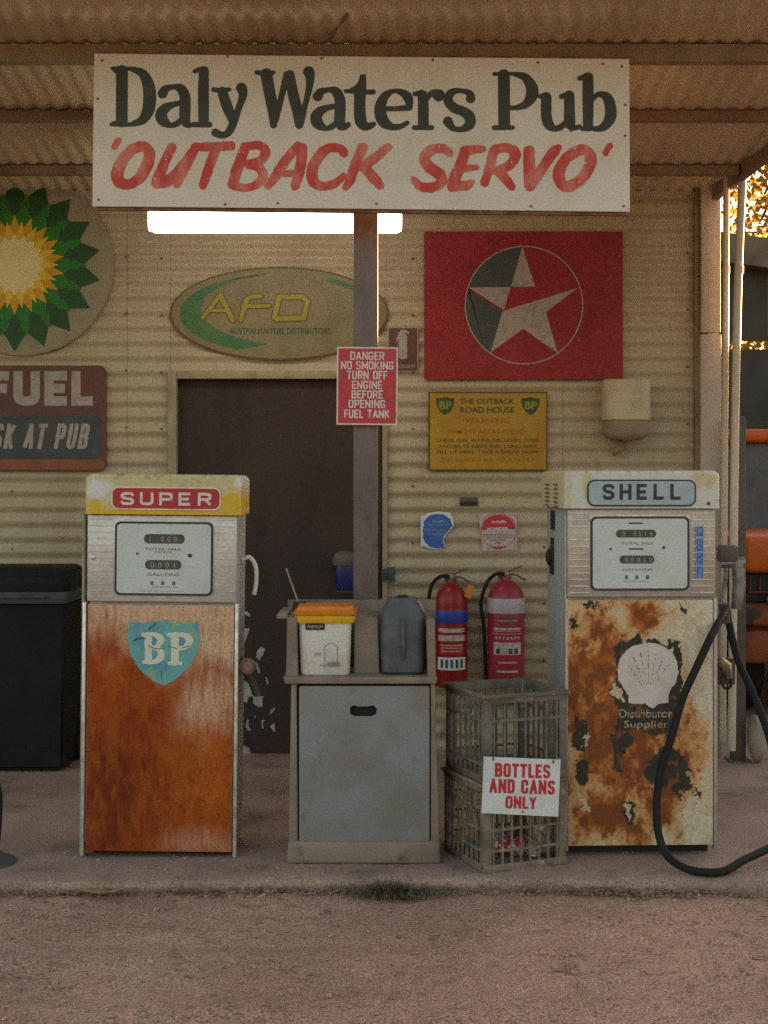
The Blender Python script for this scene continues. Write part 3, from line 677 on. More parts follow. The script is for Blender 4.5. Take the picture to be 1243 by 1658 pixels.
red += [T([(202, 662, 24), (168, 712, 26)], 150),
        T([(395, 715, 40), (310, 735, 42), (232, 820, 46), (193, 920, 47), (215, 990, 48), (290, 1003, 40), (372, 945, 44), (422, 850, 47), (440, 765, 44), (395, 715, 40)], 150),
        T([(612, 722, 38), (565, 820, 38), (510, 950, 42), (495, 1000, 40)], 150), T([(500, 1000, 40), (570, 985, 42), (650, 925, 44), (740, 810, 42), (795, 722, 34)], 150), T([(740, 830, 38), (690, 930, 36), (655, 1000, 32)], 150),
        T([(790, 715, 32), (930, 712, 34), (1070, 705, 36)], 150), T([(950, 740, 38), (895, 890, 38), (855, 1012, 32)], 150)]
red += [T([(30, 725, 40), (-20, 860, 42), (-62, 1000, 40)], 390), T([(30, 710, 36), (140, 702, 34), (192, 748, 38), (150, 822, 36), (60, 845, 34)], 390), T([(60, 850, 32), (140, 872, 34), (172, 940, 38), (115, 1008, 34), (20, 1028, 32), (-55, 1012, 34)], 390),
        T([(440, 702, 34), (350, 810, 38), (275, 930, 38), (212, 1012, 30)], 390), T([(475, 722, 40), (462, 860, 42), (422, 1012, 36)], 390), T([(300, 922, 26), (440, 912, 26)], 390),
        T([(798, 758, 32), (760, 718, 34), (672, 722, 37), (598, 790, 42), (552, 890, 44), (565, 980, 42), (640, 1014, 34), (730, 990, 34), (795, 935, 26)], 390),
        T([(942, 712, 38), (892, 830, 38), (852, 950, 38), (812, 1022, 26)], 390), T([(1138, 710, 32), (1040, 790, 38), (940, 862, 36)], 390), T([(955, 860, 36), (1020, 940, 42), (1078, 1005, 34)], 390)]
red += [T([(655, 755, 32), (615, 720, 36), (530, 725, 40), (462, 790, 42), (500, 860, 44), (578, 915, 44), (600, 975, 42), (535, 1018, 38), (445, 1015, 36), (385, 965, 30)], 590),
        T([(912, 722, 30), (850, 725, 34), (780, 735, 42)], 590), T([(780, 740, 42), (742, 850, 42), (690, 970, 46), (682, 1015, 40)], 590), T([(760, 872, 32), (870, 862, 22)], 590), T([(690, 1010, 42), (790, 1002, 36), (835, 978, 22)], 590),
        T([(1000, 735, 38), (972, 850, 38), (932, 980, 32)], 590), T([(1010, 722, 38), (1110, 712, 36), (1168, 755, 42), (1130, 838, 38), (1040, 882, 34)], 590), T([(1040, 890, 40), (1100, 960, 38), (1140, 1010, 32)], 590)]
red += [T([(412, 735, 44), (415, 860, 46), (425, 1000, 46)], 770), T([(440, 985, 42), (520, 860, 40), (600, 745, 42), (640, 708, 26)], 770),
        T([(800, 727, 42), (702, 790, 42), (645, 890, 46), (660, 980, 44), (722, 1008, 42), (812, 955, 42), (872, 870, 44), (890, 780, 46), (855, 730, 40), (800, 727, 42)], 770), T([(1038, 690, 24), (1005, 745, 25)], 770)]
S.ink('red_lettering', red, [], M['red_ink'], .0012, cell=.55, rough=1.1, rscale=.16, seed=3, holes=.19)
for px, py in ((165, 100), (368, 93), (520, 95), (700, 97), (870, 100), (1006, 106), (158, 162), (1012, 168), (160, 325), (365, 332), (450, 330), (610, 330), (860, 333), (1010, 332), (1012, 218), (975, 102)):
    bm = BM(); x, y = S.xy((px, py)); lathe(bm, [(.0055, .0005), (.0045, .003), (.002, .004)], 10, (x, y, 0)); obj('screw', bm, M['edgerust'], S.root, True)

# danger sign on the post
D = sign('danger_sign', 'red and white no smoking warning sign fixed to the awning post', 'sign', 594, 625, 5.77, -.5)
Z = lambda x, y: (540 + x / 7.77, 520 + y / 7.77)
D.box('border', 545, 643.5, 562, 688, M['white_ink'], -.003, 0)
D.box('board', 547.5, 641, 564.5, 685.5, M['redsign'], .0003, .0012)
for t, x0, x1, y0, y1 in (('DANGER', 205, 635, 385, 490), ('NO SMOKING', 90, 752, 505, 610), ('TURN OFF', 165, 675, 625, 735), ('ENGINE', 230, 610, 750, 855), ('BEFORE', 225, 620, 870, 975), ('OPENING', 190, 650, 990, 1095), ('FUEL TANK', 135, 705, 1115, 1220)):
    a, b = Z(x0, y0), Z(x1, y1); caps(D, t, a[0], b[0], a[1], b[1], M['white_ink'], .0022, .082, .16, cell=.28)

# ---------------------------------------------------------------- signs on the wall
YV = YW - AMP - .012
# round sunburst sign
B = sign('round_logo_sign', 'big round cream sign with green and yellow sunburst, cut by the left edge', 'sign', 37, 430, YV)
B.poly('board', ell(37, 430, 145, 144, 96), M['roundboard'], -.01, .012)
B.poly('rim', ell(37, 430, 147, 146, 96), M['trim'], -.012, .009)
def star(n, Ro, Ri, ph): return [(25 + (Ro if i % 2 == 0 else Ri) * math.cos(math.pi * i / n + ph), 430 + (Ro if i % 2 == 0 else Ri) * math.sin(math.pi * i / n + ph)) for i in range(2 * n)]
q = math.pi / 18
for i, (m, Ro, Ri, ph) in enumerate((('g1', 140, 110, q), ('g2', 116, 84, 0), ('g1', 104, 88, q), ('g2', 100, 80, 0), ('g3', 81, 56, q), ('g4', 72, 46, 0), ('g5', 50, 40, q))):
    B.poly('sunburst_ring', star(18, Ro, Ri, ph), M[m], .0125 + i * .0012, .0135 + i * .0012)
# fuel sign
U = sign('fuel_notice', 'brown-red fuel sign telling drivers to ask at the pub', 'sign', 50, 677, YV)
U.rr('board', -75, 172, 592, 762, 12, M['brownred'], -.008, .004)
U.rr('dark_panel', -67, 163, 674, 742, 8, M['bluegrey'], .0042, .006)
U.rr('bottom_band', -74, 170, 744, 761, 8, M['orangebrown'], .0042, .0055)
caps(U, 'FUEL', -20, 151, 601, 657, M['dimwhite'], .0052, .135, .16, rough=.5)
caps(U, 'ASK AT PUB', -30, 144, 686, 727, M['dimwhite'], .007, .078, .26, .18, rough=.6)
# oval sign
O_ = sign('oval_sign', 'faded oval sign with yellow-green letters and a green swoosh above the door', 'sign', 452, 508, YV)
O_.poly('board', ell(452, 508, 174, 73, 96), M['ovalboard'], -.008, .004)
O_.poly('rim', ell(452, 508, 177, 75.5, 96), M['sign_brown'], -.01, .001)
def arc(cx, cy, rx, ry, a0, a1, n=30): return [(cx + rx * math.cos(R(a0 + (a1 - a0) * i / n)), cy + ry * math.sin(R(a0 + (a1 - a0) * i / n))) for i in range(n + 1)]
O_.poly('swoosh', arc(452, 508, 160, 64, 115, 262, 40) + arc(500, 500, 175, 62, 248, 112, 40), M['afdgreen'], .0042, .0052)
O_.poly('swoosh', arc(452, 508, 164, 67, 300, 335, 16) + arc(452, 508, 152, 60, 335, 300, 16), M['afdgreen'], .0042, .0052)
Zf = lambda pts: [(240 + p[0] / 2.96, 400 + p[1] / 2.96, p[2] / 2.96) for p in pts]
af = [Zf([(262, 340, 9), (345, 232, 11)]), Zf([(345, 232, 12), (405, 350, 12)]), Zf([(300, 305, 8), (385, 305, 8)]),
      Zf([(445, 350, 11), (470, 260, 12), (495, 240, 10), (540, 237, 8)]), Zf([(460, 285, 9), (580, 283, 8)]),
      Zf([(625, 240, 12), (740, 240, 12)]), Zf([(740, 240, 12), (765, 262, 12)]), Zf([(765, 262, 12), (745, 335, 12)]), Zf([(745, 340, 12), (615, 345, 12)]), Zf([(605, 340, 12), (625, 245, 12)])]
O_.ink('letter_outline', [[(x, y, r + 1.6) for x, y, r in s] for s in af], [], M['sign_brown'], .0058, cell=.6)
O_.ink('lettering', af, [], M['afdyellow'], .0066, cell=.6)
O_.text('AUSTRALIAN FUEL DISTRIBUTORS', 372, 535, 531, 541, M['darkgreen'], .0052, .01)
# small extinguisher location sign
E = sign('fire_point_sign', 'small red sign with a white fire extinguisher picture beside the post', 'sign', 652, 566, YV)
E.rr('border', 628, 677, 530, 602, 3, M['dimwhite'], -.006, .001)
E.rr('board', 629.5, 675.5, 531.5, 600.5, 2, M['brownred'], .0012, .002)
E.ink('pictogram', [[(652, 545, 6), (652, 575, 7)], [(646, 540, 1.5), (652, 536, 2.5), (661, 539, 1.5)], [(646, 540, 1.3), (642, 552, 1.2)]], [[(645, 545), (659, 545), (659, 580), (645, 580)]], M['dimwhite'], .0028, cell=.5)
E.text('FIRE EXTINGUISHER', 633, 672, 590, 596, M['dimwhite'], .0028, .01)
# star sign
C_ = sign('star_sign', 'large red rectangular sign with a circled white star', 'sign', 847, 495, YV)
C_.box('board', 686.5, 1008, 375, 614.5, M['panelred'], -.006, .004)
zc = lambda x, y: (640 + x / 2.959, 340 + y / 2.959)
ccx, ccy = zc(615, 457); cr = 281 / 2.959
def ring_ang(x, y): p = zc(x, y); return math.degrees(math.atan2(p[1] - ccy, p[0] - ccx)) % 360
a1, a2, a3 = ring_ang(350, 372), ring_ang(607, 178), ring_ang(455, 690)
C_.poly('dark_sector', [zc(352, 371), zc(555, 369), zc(607, 178)] + arc(ccx, ccy, cr - 1, cr - 1, a2, a1, 16), M['navy'], .0042, .0052)
C_.poly('dark_sector', [zc(346, 378), zc(512, 488), zc(457, 684)] + arc(ccx, ccy, cr - 1, cr - 1, a3, a1 + 0, 16), M['navy'], .0042, .0052)
star_w = [[zc(607, 178), zc(553, 369), zc(670, 369)], [zc(350, 372), zc(551, 371), zc(520, 482)], [zc(872, 375), zc(720, 490), zc(777, 687), zc(612, 570), zc(455, 684), zc(512, 490), zc(530, 480)]]
for q_ in star_w: C_.poly('star_point', q_, M['dimwhite'], .0054, .0062)
C_.ink('ring', [[(ccx + cr * math.cos(R(a)), ccy + cr * math.sin(R(a)), 1.0) for a in range(0, 361, 6)]], [], M['dimwhite'], .0070, cell=.5)
# yellow warning sign
Y_ = sign('yellow_warning_sign', 'yellow printed warning board below the red star sign', 'sign', 789, 698, YV)
Y_.box('frame', 693, 886, 634.5, 762, M['sign_brown'], -.006, .003)
Y_.box('board', 696, 884, 637, 760, M['yellowsign'], .0032, .004)
zy = lambda x, y: (690 + x / 6.215, 630 + y / 6.215)
def yt(t, x0, x1, y0, y1, m, b=.02):
    a, c = zy(x0, y0), zy(x1, y1); Y_.text(t, a[0], c[0], a[1], c[1], M[m], .0052, b)
yt('THE OUTBACK', 335, 885, 95, 150, 'darkgreen'); yt('ROAD HOUSE', 340, 885, 180, 240, 'darkgreen'); yt('WARNING', 385, 835, 290, 345, 'sign_red')
yt('REMOTE AREAS AHEAD', 225, 1000, 405, 450, 'sign_red', .01); yt('CHECK FUEL, WATER, OIL. HOSES, TYRES', 100, 1130, 500, 535, 'sign_brown', .01); yt('AND BELTS. NEXT FUEL LONG WAY', 120, 1110, 560, 595, 'sign_brown', .01)
yt('FILL UP HERE. TAKE A BREAK NOW', 110, 1135, 615, 650, 'sign_brown', .01); yt('THIS BOARD IS FOR YOUR SAFETY', 150, 1080, 695, 730, 'sign_red', .0)
for ox in (95, 955):
    Y_.poly('shield', [zy(ox, 95), zy(ox + 60, 88), zy(ox + 92, 80), zy(ox + 125, 88), zy(ox + 185, 95), zy(ox + 180, 170), zy(ox + 140, 235), zy(ox + 92, 262), zy(ox + 45, 230), zy(ox + 8, 170)], M['darkgreen'], .0042, .0048)
    a, c = zy(ox + 35, 125), zy(ox + 160, 205); Y_.text('BP', a[0], c[0], a[1], c[1], M['afdyellow'], .0056, .03)
# stickers
K = sign('blue_sticker', 'torn round blue sticker on the wall above the extinguishers', 'sticker', 708, 859, YV + .004)
zs = lambda x, y: (670 + x / 6.906, 790 + y / 6.906)
K.ink('backing', [], [[zs(75, 320), zs(160, 280), zs(280, 262), zs(400, 275), zs(440, 340), zs(445, 430), zs(380, 500), zs(335, 560), zs(330, 600), zs(355, 640), zs(340, 670), zs(250, 690), zs(160, 670), zs(75, 640)]], M['noticewhite'], .0, cell=.5, rough=.8, rscale=.5)
K.ink('printed_disc', [], [[zs(100, 460), zs(110, 370), zs(170, 310), zs(250, 288), zs(340, 300), zs(405, 350), zs(432, 420), zs(385, 480), zs(335, 540), zs(320, 590), zs(345, 645), zs(330, 665), zs(260, 680), zs(180, 660), zs(125, 610), zs(100, 550)]], M['blue_ink'], .001, cell=.5, rough=1.2, rscale=.6)
def st(F_, t, x0, x1, y0, y1, m, z=.002, b=.02):
    a, c = zs(x0, y0), zs(x1, y1); F_.text(t, a[0], c[0], a[1], c[1], M[m], z, b)
st(K, 'FOAM', 210, 330, 362, 395, 'paleblue'); st(K, 'FOR CLASS A B', 160, 370, 405, 425, 'paleblue', b=0); st(K, 'FIRES WOOD PAPER', 115, 370, 462, 484, 'paleblue', b=0); st(K, 'FLAMMABLE', 170, 330, 505, 525, 'paleblue', b=0)
K2 = sign('powder_sticker', 'square white sticker with red powder extinguisher disc', 'sticker', 806, 861, YV + .004, 1.0)
K2.poly('backing', [zs(725, 282), zs(1150, 280), zs(1155, 700), zs(760, 705)], M['label'], -.001, 0)
dc = zs(945, 480); K2.poly('red_cap', arc(dc[0], dc[1], 27.5, 26.5, 185, 355, 24), M['noticered'], .0003, .001)
K2.poly('red_foot', arc(dc[0], dc[1], 27.5, 29, 60, 120, 12), M['noticered'], .0003, .001)
K2.ink('printed_rim', [[(dc[0] + 28.5 * math.cos(R(a)), dc[1] + 29 * math.sin(R(a)), .45) for a in range(0, 361, 10)]], [], M['noticered'], .0008, cell=.4)
st(K2, 'A:B(E)', 865, 1030, 365, 400, 'white_ink'); st(K2, 'POWDER', 820, 1060, 440, 478, 'white_ink', b=.04)
st(K2, 'SUITABLE FOR USE ON', 780, 1110, 515, 532, 'counter', b=0); st(K2, 'WOOD PAPER LIQUIDS', 800, 1090, 545, 560, 'counter', b=0); st(K2, 'ELECTRICAL', 860, 1030, 572, 588, 'counter', b=0); st(K2, 'FIRE', 910, 975, 603, 622, 'counter', b=0)
K3 = sign('small_plate', 'tiny dark metal plate on the wall above the two stickers', 'plate', 758, 811, YV)
K3.box('plate', 744, 773, 805, 811, M['brownsteel'], -.003, .003, .001); K3.box('plate', 744, 773, 812, 818.5, M['dark'], -.003, .003, .001)

# wall cowl
cw = empty('vent_box', W(1007, 672, YW), 'cream rounded box with darker underside fixed below the red star sign', 'vent box')
k = 7.38 / F
def cloft(bm, secs):
    rings = [[bm.verts.new((p[0], p[1] - .11, z)) for p in rrect(-hx, hx, -hy, hy, r, 8)] for hx, hy, r, z in secs]; m_ = len(rings[0])
    for i in range(len(rings) - 1):
        for q_ in range(m_): bm.faces.new((rings[i][q_], rings[i][(q_ + 1) % m_], rings[i + 1][(q_ + 1) % m_], rings[i + 1][q_]))
    bm.faces.new(rings[0][::-1]); bm.faces.new(rings[-1]); return bm
obj('cover', cloft(BM(), [(37.5 * k, .10, .07, -10 * k), (38 * k, .10, .07, -8 * k), (38 * k, .10, .07, 52 * k), (36 * k, .094, .066, 55 * k)]), M['covercream'], cw, True)
obj('lower_tray', cloft(BM(), [(25 * k, .07, .06, -42 * k), (34 * k, .088, .065, -36 * k), (36 * k, .094, .066, -30 * k), (36 * k, .094, .066, -10.6 * k)]), M['beam'], cw, True)
bm = BM(); tube(bm, [(-.01, -.06, -38 * k), (-.01, -.06, -54 * k), (-.06, -.04, -62 * k)], .022, 10); obj('outlet', bm, M['beam'], cw, True)

# ---------------------------------------------------------------- pumps
def n2_(u, v): return fbm(u * 4, v * 3, 25, 5)
def paint_left(co):
    X = 259.5 + co[:, 0] / s_; Y = 0 + co[:, 2]; PX = X; PY = HY + (H - co[:, 2]) / s_
    u, v = PX / 60., PY / 60.
    n = fbm(u * 1.2, v * .9, 2, 6); ns = fbm(u * 8, v * 1.0, 5, 5); nf = fbm(u * 14, v * 12, 7, 4)
    ns = fbm(u * 16, v * 2.2, 5, 5); base = np.array([.31, .048, .003]); deep = np.array([.13, .017, .003]); pale = np.array([.62, .41, .27]); org = np.array([.44, .11, .007])
    c = np.tile(base, (len(u), 1))
    w = np.clip(sst(.40, .75, n) * .30 + sst(.45, .8, ns) * .35 + sst(.1, 1.0, 1.1 - np.hypot((PX - 170) / 95, (PY - 1290) / 190)) * .55, 0, .9); c = c * (1 - w[:, None]) + deep * w[:, None]
    w = np.clip(sst(.35, .75, n2_(u * 1.6, v * .8)) * .35 + .45 * sst(0, 1, 1.1 - np.hypot((PX - 330) / 75, (PY - 1230) / 160)), 0, 1) * (.5 + ns); c = c * (1 - w[:, None]) + org * w[:, None]
    g = 1.15 * sst(1110, 990, PY + 90 * (n - .5) - .30 * (PX - 260)); g = np.maximum(g, .70 * sst(0, 1, 1.05 - np.hypot((PX - 330) / 70, (PY - 1130) / 80) + (n - .5)))
    g = np.maximum(g, .42 * sst(0, 1, 1.1 - np.hypot((PX - 325) / 75, (PY - 1365) / 35) + (n - .5)))
    g = np.clip(g * (.10 + 1.5 * ns + .8 * (nf - .5)), 0, .9); c = c * (1 - g[:, None]) + pale * g[:, None]
    sc_ = sst(.58, .75, nf) * .3; c = c * (1 - sc_[:, None])
    return np.clip(c, 0, 1)
def inpoly(P, X, Y):
    ins = np.zeros(X.shape, bool); n = len(P)
    for i in range(n):
        ax, ay = P[i]; bx_, by = P[(i + 1) % n]
        ins ^= ((ay > Y) != (by > Y)) & (X < (bx_ - ax) * (Y - ay) / ((by - ay) if by != ay else 1e-9) + ax)
    return ins
def paint_right(co):
    PX = 1039 + co[:, 0] / s_; PY = HY + (H - co[:, 2]) / s_
    u, v = PX / 60., PY / 60.
    n = fbm(u * 1.6, v * 1.3, 12, 6); n2 = fbm(u * 5, v * 4, 15, 5); nf = fbm(u * 14, v * 10, 17, 4)
    cream = np.array([.52, .41, .27]); white = np.array([.58, .50, .40]); rust = np.array([.36, .10, .02]); org = np.array([.54, .25, .06]); deep = np.array([.15, .045, .018]); dark = np.array([.045, .036, .028])
    w = sst(.4, .6, n2)[:, None]; c = cream * (1 - w) + white * w
    z = lambda x, y: (880 + x / 3.424, 960 + y / 3.424)
    def blob(x, y, rx, ry): p = z(x, y); return 1 - np.hypot((PX - p[0]) / (rx / 3.424), (PY - p[1]) / (ry / 3.424))
    rm = np.maximum.reduce([blob(290, 640, 270, 640), blob(480, 900, 300, 420), blob(560, 130, 130, 110), blob(300, 190, 120, 160), blob(350, 1250, 330, 200), blob(640, 1050, 190, 260)])
    rm = rm * .9 + (n - .5) * 1.5 + (n2 - .5) * .9 + .10
    yl = sst(-.35, .1, rm + (nf - .5) * .5) * .75; c = c * (1 - yl[:, None]) + org * yl[:, None]
    rr = sst(.0, .6, rm + (nf - .5) * .9); c = c * (1 - rr[:, None]) + rust * rr[:, None]
    dd = sst(.30, .95, rm + (n2 - .5) * 1.5 + (nf - .5) * .6) * .75; c = c * (1 - dd[:, None]) + deep * dd[:, None]
    jx, jy = (fbm(u * 3.2, v * 3.2, 31, 6) - .5) * 26 + (vnoise(u * 22, v * 22, 51) - .5) * 5, (fbm(u * 3.2, v * 3.2, 37, 6) - .5) * 26 + (vnoise(u * 22, v * 22, 52) - .5) * 5
    A, Bq = PX + jx, PY + jy
    chips = [[(385, 270), (480, 255), (520, 225), (570, 270), (765, 265), (765, 520), (750, 770), (400, 775), (385, 520), (400, 400)], [(370, 780), (500, 790), (470, 860), (430, 990), (405, 995), (395, 900)],
             [(650, 860), (760, 850), (820, 1020), (770, 1110), (760, 1170), (700, 1100), (560, 1000), (570, 930)], [(150, 700), (215, 700), (240, 760), (230, 880), (160, 850)], [(180, 930), (235, 940), (240, 1080), (190, 1060)],
             [(148, 130), (175, 150), (172, 210), (150, 205)], [(440, 1140), (510, 1150), (500, 1250), (460, 1300), (430, 1230)], [(820, 1060), (850, 1080), (865, 1140), (840, 1130)], [(740, 50), (770, 70), (800, 90), (760, 85)], [(230, 40), (290, 50), (300, 75), (250, 70)]]
    for q_ in chips:
        m = inpoly([z(*p) for p in q_], A, Bq) & (n2 + .4 * nf < .88)
        c[m] = dark + (nf[m, None] - .5) * .03
    cs = [[(450, 1160), (490, 1165), (480, 1230), (460, 1260)], [(215, 760), (235, 790), (225, 850), (208, 820)], [(160, 1090), (190, 1120), (240, 1200), (200, 1200)], [(590, 1050), (615, 1060), (605, 1085)], [(400, 490), (440, 600), (420, 600), (370, 520)]]
    for q_ in cs:
        m = inpoly([z(*p) for p in q_], A, Bq); c[m] = cream
    return np.clip(c, 0, 1)
def cap_paint(kind):
    def fn(co):
        x, z_ = co[:, 0] / s_, (co[:, 2] - 1.353) / s_
        n = fbm(x / 22., z_ / 22., 21 if kind == 'l' else 41, 5); nf = fbm(x / 5., z_ / 5., 23, 4)
        white = np.array([.60, .59, .55]); cream = np.array([.52, .44, .24]); yel = np.array([.60, .38, .02]); dirty = np.array([.30, .21, .10])
        c = np.tile(cream, (len(x), 1))
        if kind == 'l':
            w = sst(.1, .5, 1.1 - np.hypot((x + 108) / 30, (z_ - 42) / 26) + (n - .5) * 1.2); c = c * (1 - w[:, None]) + white * w[:, None]
            y = np.maximum(sst(.1, .35, 1 - np.hypot((x - 107) / 24, (z_ - 18) / 26) + (n - .5) * 1.0), sst(.15, .4, 1 - np.hypot((x + 108) / 18, (z_ - 14) / 16) + (n - .5) * 1.2))
            y = np.maximum(y, sst(8, 3, np.abs(z_ - 2) + (n - .5) * 8)); y = np.maximum(y, sst(-121, -126, x)); c = c * (1 - y[:, None]) + yel * y[:, None]
            w = sst(.2, .5, 1 - np.hypot((x - 122) / 12, (z_ - 52) / 14) + (n - .5)); c = c * (1 - w[:, None]) + white * w[:, None]
        else:
            c = np.tile(np.array([.55, .53, .49]), (len(x), 1)); cr_ = np.array([.52, .43, .26])
            y = np.maximum.reduce([sst(.0, .4, 1 - np.hypot((x + 88) / 14, (z_ - 42) / 20) + (n - .5) * 1.3), sst(.0, .4, 1 - np.hypot((x - 98) / 26, (z_ - 46) / 18) + (n - .5) * 1.6), .8 * sst(-112, -124, x + 12 * (n - .5))])
            c = c * (1 - y[:, None]) + cr_ * y[:, None]
        d = sst(.58, .75, n * .6 + nf * .4) * .5; c = c * (1 - d[:, None]) + dirty * d[:, None]
        e = sst(.62, .7, nf) * sst(50, 62, z_) * .6; c = c * (1 - e[:, None]) + dirty * e[:, None]
        return np.clip(c, 0, 1)
    return fn

def pump(kind, cx, Yp, label, depth, yaw, roll):
    global s_
    s_ = Yp / F
    k = s_
    root = empty('fuel_pump', ((cx - CX) * k, Yp, 0), label, 'fuel pump', None, (0, R(roll), R(yaw)))
    z = lambda py: H - (py - HY) * k
    L = kind == 'l'
    hw = 122 * k; top, capb, dialb, panb = (768, 833, 974, 1378) if L else (762, 823, 966, 1368)
    # body
    bm = BM(); bx(bm, -hw + .006, hw - .006, .012, depth, z(panb) + .004, z(capb) - .002, .006); body = obj('body', bm, M['sidegrey'], root, True)
    bm = BM(); bx(bm, -hw + .02, hw - .02, .06, depth - .02, 0, .046); obj('plinth', bm, M['dark'], root)
    # rusty door
    bm = BM(); bx(bm, -hw + .003, hw - .016, -.006, .011, z(panb), z(dialb + 5), .003)
    door = obj('front_panel', bm, M['paint'], root); vpaint(door, paint_left if L else paint_right)
    gx, gz_ = np.linspace(-hw + .0045, hw - .0175, 200), np.linspace(z(panb) + .0015, z(dialb + 5) - .0015, 300); GX, GZ = np.meshgrid(gx, gz_)
    me = bpy.data.meshes.new('panel_paint'); nx_ = 200; jj, ii = np.meshgrid(np.arange(299), np.arange(199), indexing='ij'); b_ = (jj * nx_ + ii).ravel()
    me.from_pydata(np.stack([GX.ravel(), np.full(GX.size, -.0065), GZ.ravel()], 1).tolist(), [], np.stack([b_, b_ + 1, b_ + nx_ + 1, b_ + nx_], 1).tolist())
    skin = obj('panel_paint', me, M['paint'], door); vpaint(skin, paint_left if L else paint_right)
    # corner trims
    for sgn in (-1, 1):
        bm = BM(); x0 = sgn * (hw - .002)
        a, b = (x0 - .009, x0 + .003) if sgn < 0 else (x0 - .011, x0 + .004)
        bx(bm, a - (.012 if L and sgn < 0 else 0), b - (.010 if L and sgn < 0 else 0), -.004, .03, (.004 if L else .02), z(dialb + 2), .003); obj('corner_trim', bm, M['chrome' if L else 'pumpgrey2'], root, True)
    if L:
        bm = BM(); bx(bm, -hw - .028, -hw - .016, .02, .06, .0, z(capb) + .0, .003); obj('corner_trim', bm, M['trim'], root, True)
    # dial housing
    bm = BM(); bx(bm, -hw, hw - .008, -.012, .0115, z(dialb), z(capb) - .003, .004); dh = obj('dial_housing', bm, M['pumpgrey' if L else 'pumpgrey2'], root, True)
    bm = BM(); n = 13; zt, zb = z(capb + 8), z(dialb - 7)
    dx0, dx1 = (-80, 81) if L else (-84, 77)
    for i in range(n):
        zz = zb + (zt - zb) * i / (n - 1)
        for a, b in ((-hw + .006, dx0 * k - .006), (dx1 * k + .006, hw - .014)):
            if L: bx(bm, a, b, -.0145, -.0118, zz - .0012, zz + .0012)
            else: bx(bm, a, b, -.0155, -.0118, zz - .0022, zz + .0022)
    bx(bm, -hw + .006, hw - .014, -.0119, -.0117, zb, zt); obj('ribs', bm, M['pumpgrey' if L else 'chrome'], dh)
    # cap
    ca, cb = (-125.5 * k, 125 * k) if L else (-129 * k, 124 * k)
    bm = BM(); prism(bm, rrect(ca, cb, z(capb), z(top), .028, 6), -.03, depth + .01)
    bmesh.ops.transform(bm, matrix=Matrix(((1, 0, 0, 0), (0, 0, 1, 0), (0, 1, 0, 0), (0, 0, 0, 1))), verts=bm.verts[:])
    for v in bm.verts:
        if v.co.z < z(capb) + .028: v.co.z = z(capb); 
    bmesh.ops.remove_doubles(bm, verts=bm.verts[:], dist=1e-4)
    for v in bm.verts:
        if v.co.z < z(capb) + .001: v.co.x = ca if v.co.x < 0 else cb
    bmesh.ops.remove_doubles(bm, verts=bm.verts[:], dist=1e-4); bmesh.ops.dissolve_degenerate(bm, edges=bm.edges[:], dist=1e-4)
    bmesh.ops.recalc_face_normals(bm, faces=bm.faces[:])
    es = [e for e in bm.edges if all(abs(v.co.y + .03) < 1e-4 for v in e.verts) and max(v.co.z for v in e.verts) > z(capb) + .002]
    bmesh.ops.bevel(bm, geom=es, offset=.014, segments=4, profile=.5, affect='EDGES')
    dice(bm, 0, ca, cb, .0045); dice(bm, 2, z(capb), z(top), .0045)
    cap = obj('cap', bm, M['paint_gloss'], root, True); 
    fnc = cap_paint(kind); vpaint(cap, lambda co: fnc(co * [1, 1, 1] - [0, 0, z(capb) - 1.353]))
    # upright faces: helper panels facing the road
    fr = bpy.data.objects.new('tmp', None)
    fc = Face(root, cx, HY, Yp)
    def up(o, y):   # swing a Face child upright at depth y
        o.matrix_local = Matrix.Translation((0, y, H)) @ Matrix.Rotation(R(90), 4, 'X'); return o
    if L: pill = (178, 352, 789.5, 824); txt = ('SUPER', 192, 338, 797, 818)
    else: pill = (949, 1122, 778, 818); txt = ('SHELL', 972, 1101, 783.5, 809)
    up(fc.rr('name_rim', pill[0] - 1.5, pill[1] + 1.5, pill[2] - 1.5, pill[3] + 1.5, 12, M['chrome' if L else 'darkline'], 0, .004), -.031)
    pl = up(fc.rr('name_plate', pill[0] + 1, pill[1] - 1, pill[2] + 1, pill[3] - 1, 10, M['pillred' if L else 'pillblue'], 0, .0055), -.031)
    # separate spaced letters
    w = (txt[2] - txt[1]); nL = 5; lw = w / (nL + (nL - 1) * .42)
    for i, ch in enumerate(txt[0]):
        x0 = txt[1] + i * lw * 1.42
        up(caps(fc, ch, x0, x0 + lw * (.86 if ch in 'EL' else 1.0), txt[3], txt[4], M['white_ink' if L else 'darkline'], .0065, .105, cell=.35), -.031)
    # dial
    d = (182, 340.5, 844.5, 963.5) if L else (954, 1114.5, 836, 955.5)
    up(fc.rr('dial_frame', d[0], d[1], d[2], d[3], 9, M['darkline'], 0, .006), -.0125)
    gl = up(fc.rr('dial_face', d[0] + 3.5, d[1] - 3.5, d[2] + 3.5, d[3] - 3.5, 7, M['dial'], 0, .0075), -.0125)
    if not L: up(fc.poly('dial_lip', [(x, y) for x, y in rrect(d[0] - 1, d[1] + 2, d[2] - 3, d[2] + 8, 5)], M['chrome'], 0, .003), -.0125)
    q = (lambda x, y: (175 + x / 7.103, 830 + y / 7.103)) if L else (lambda x, y: (950 + x / 6.215, 830 + y / 6.215))
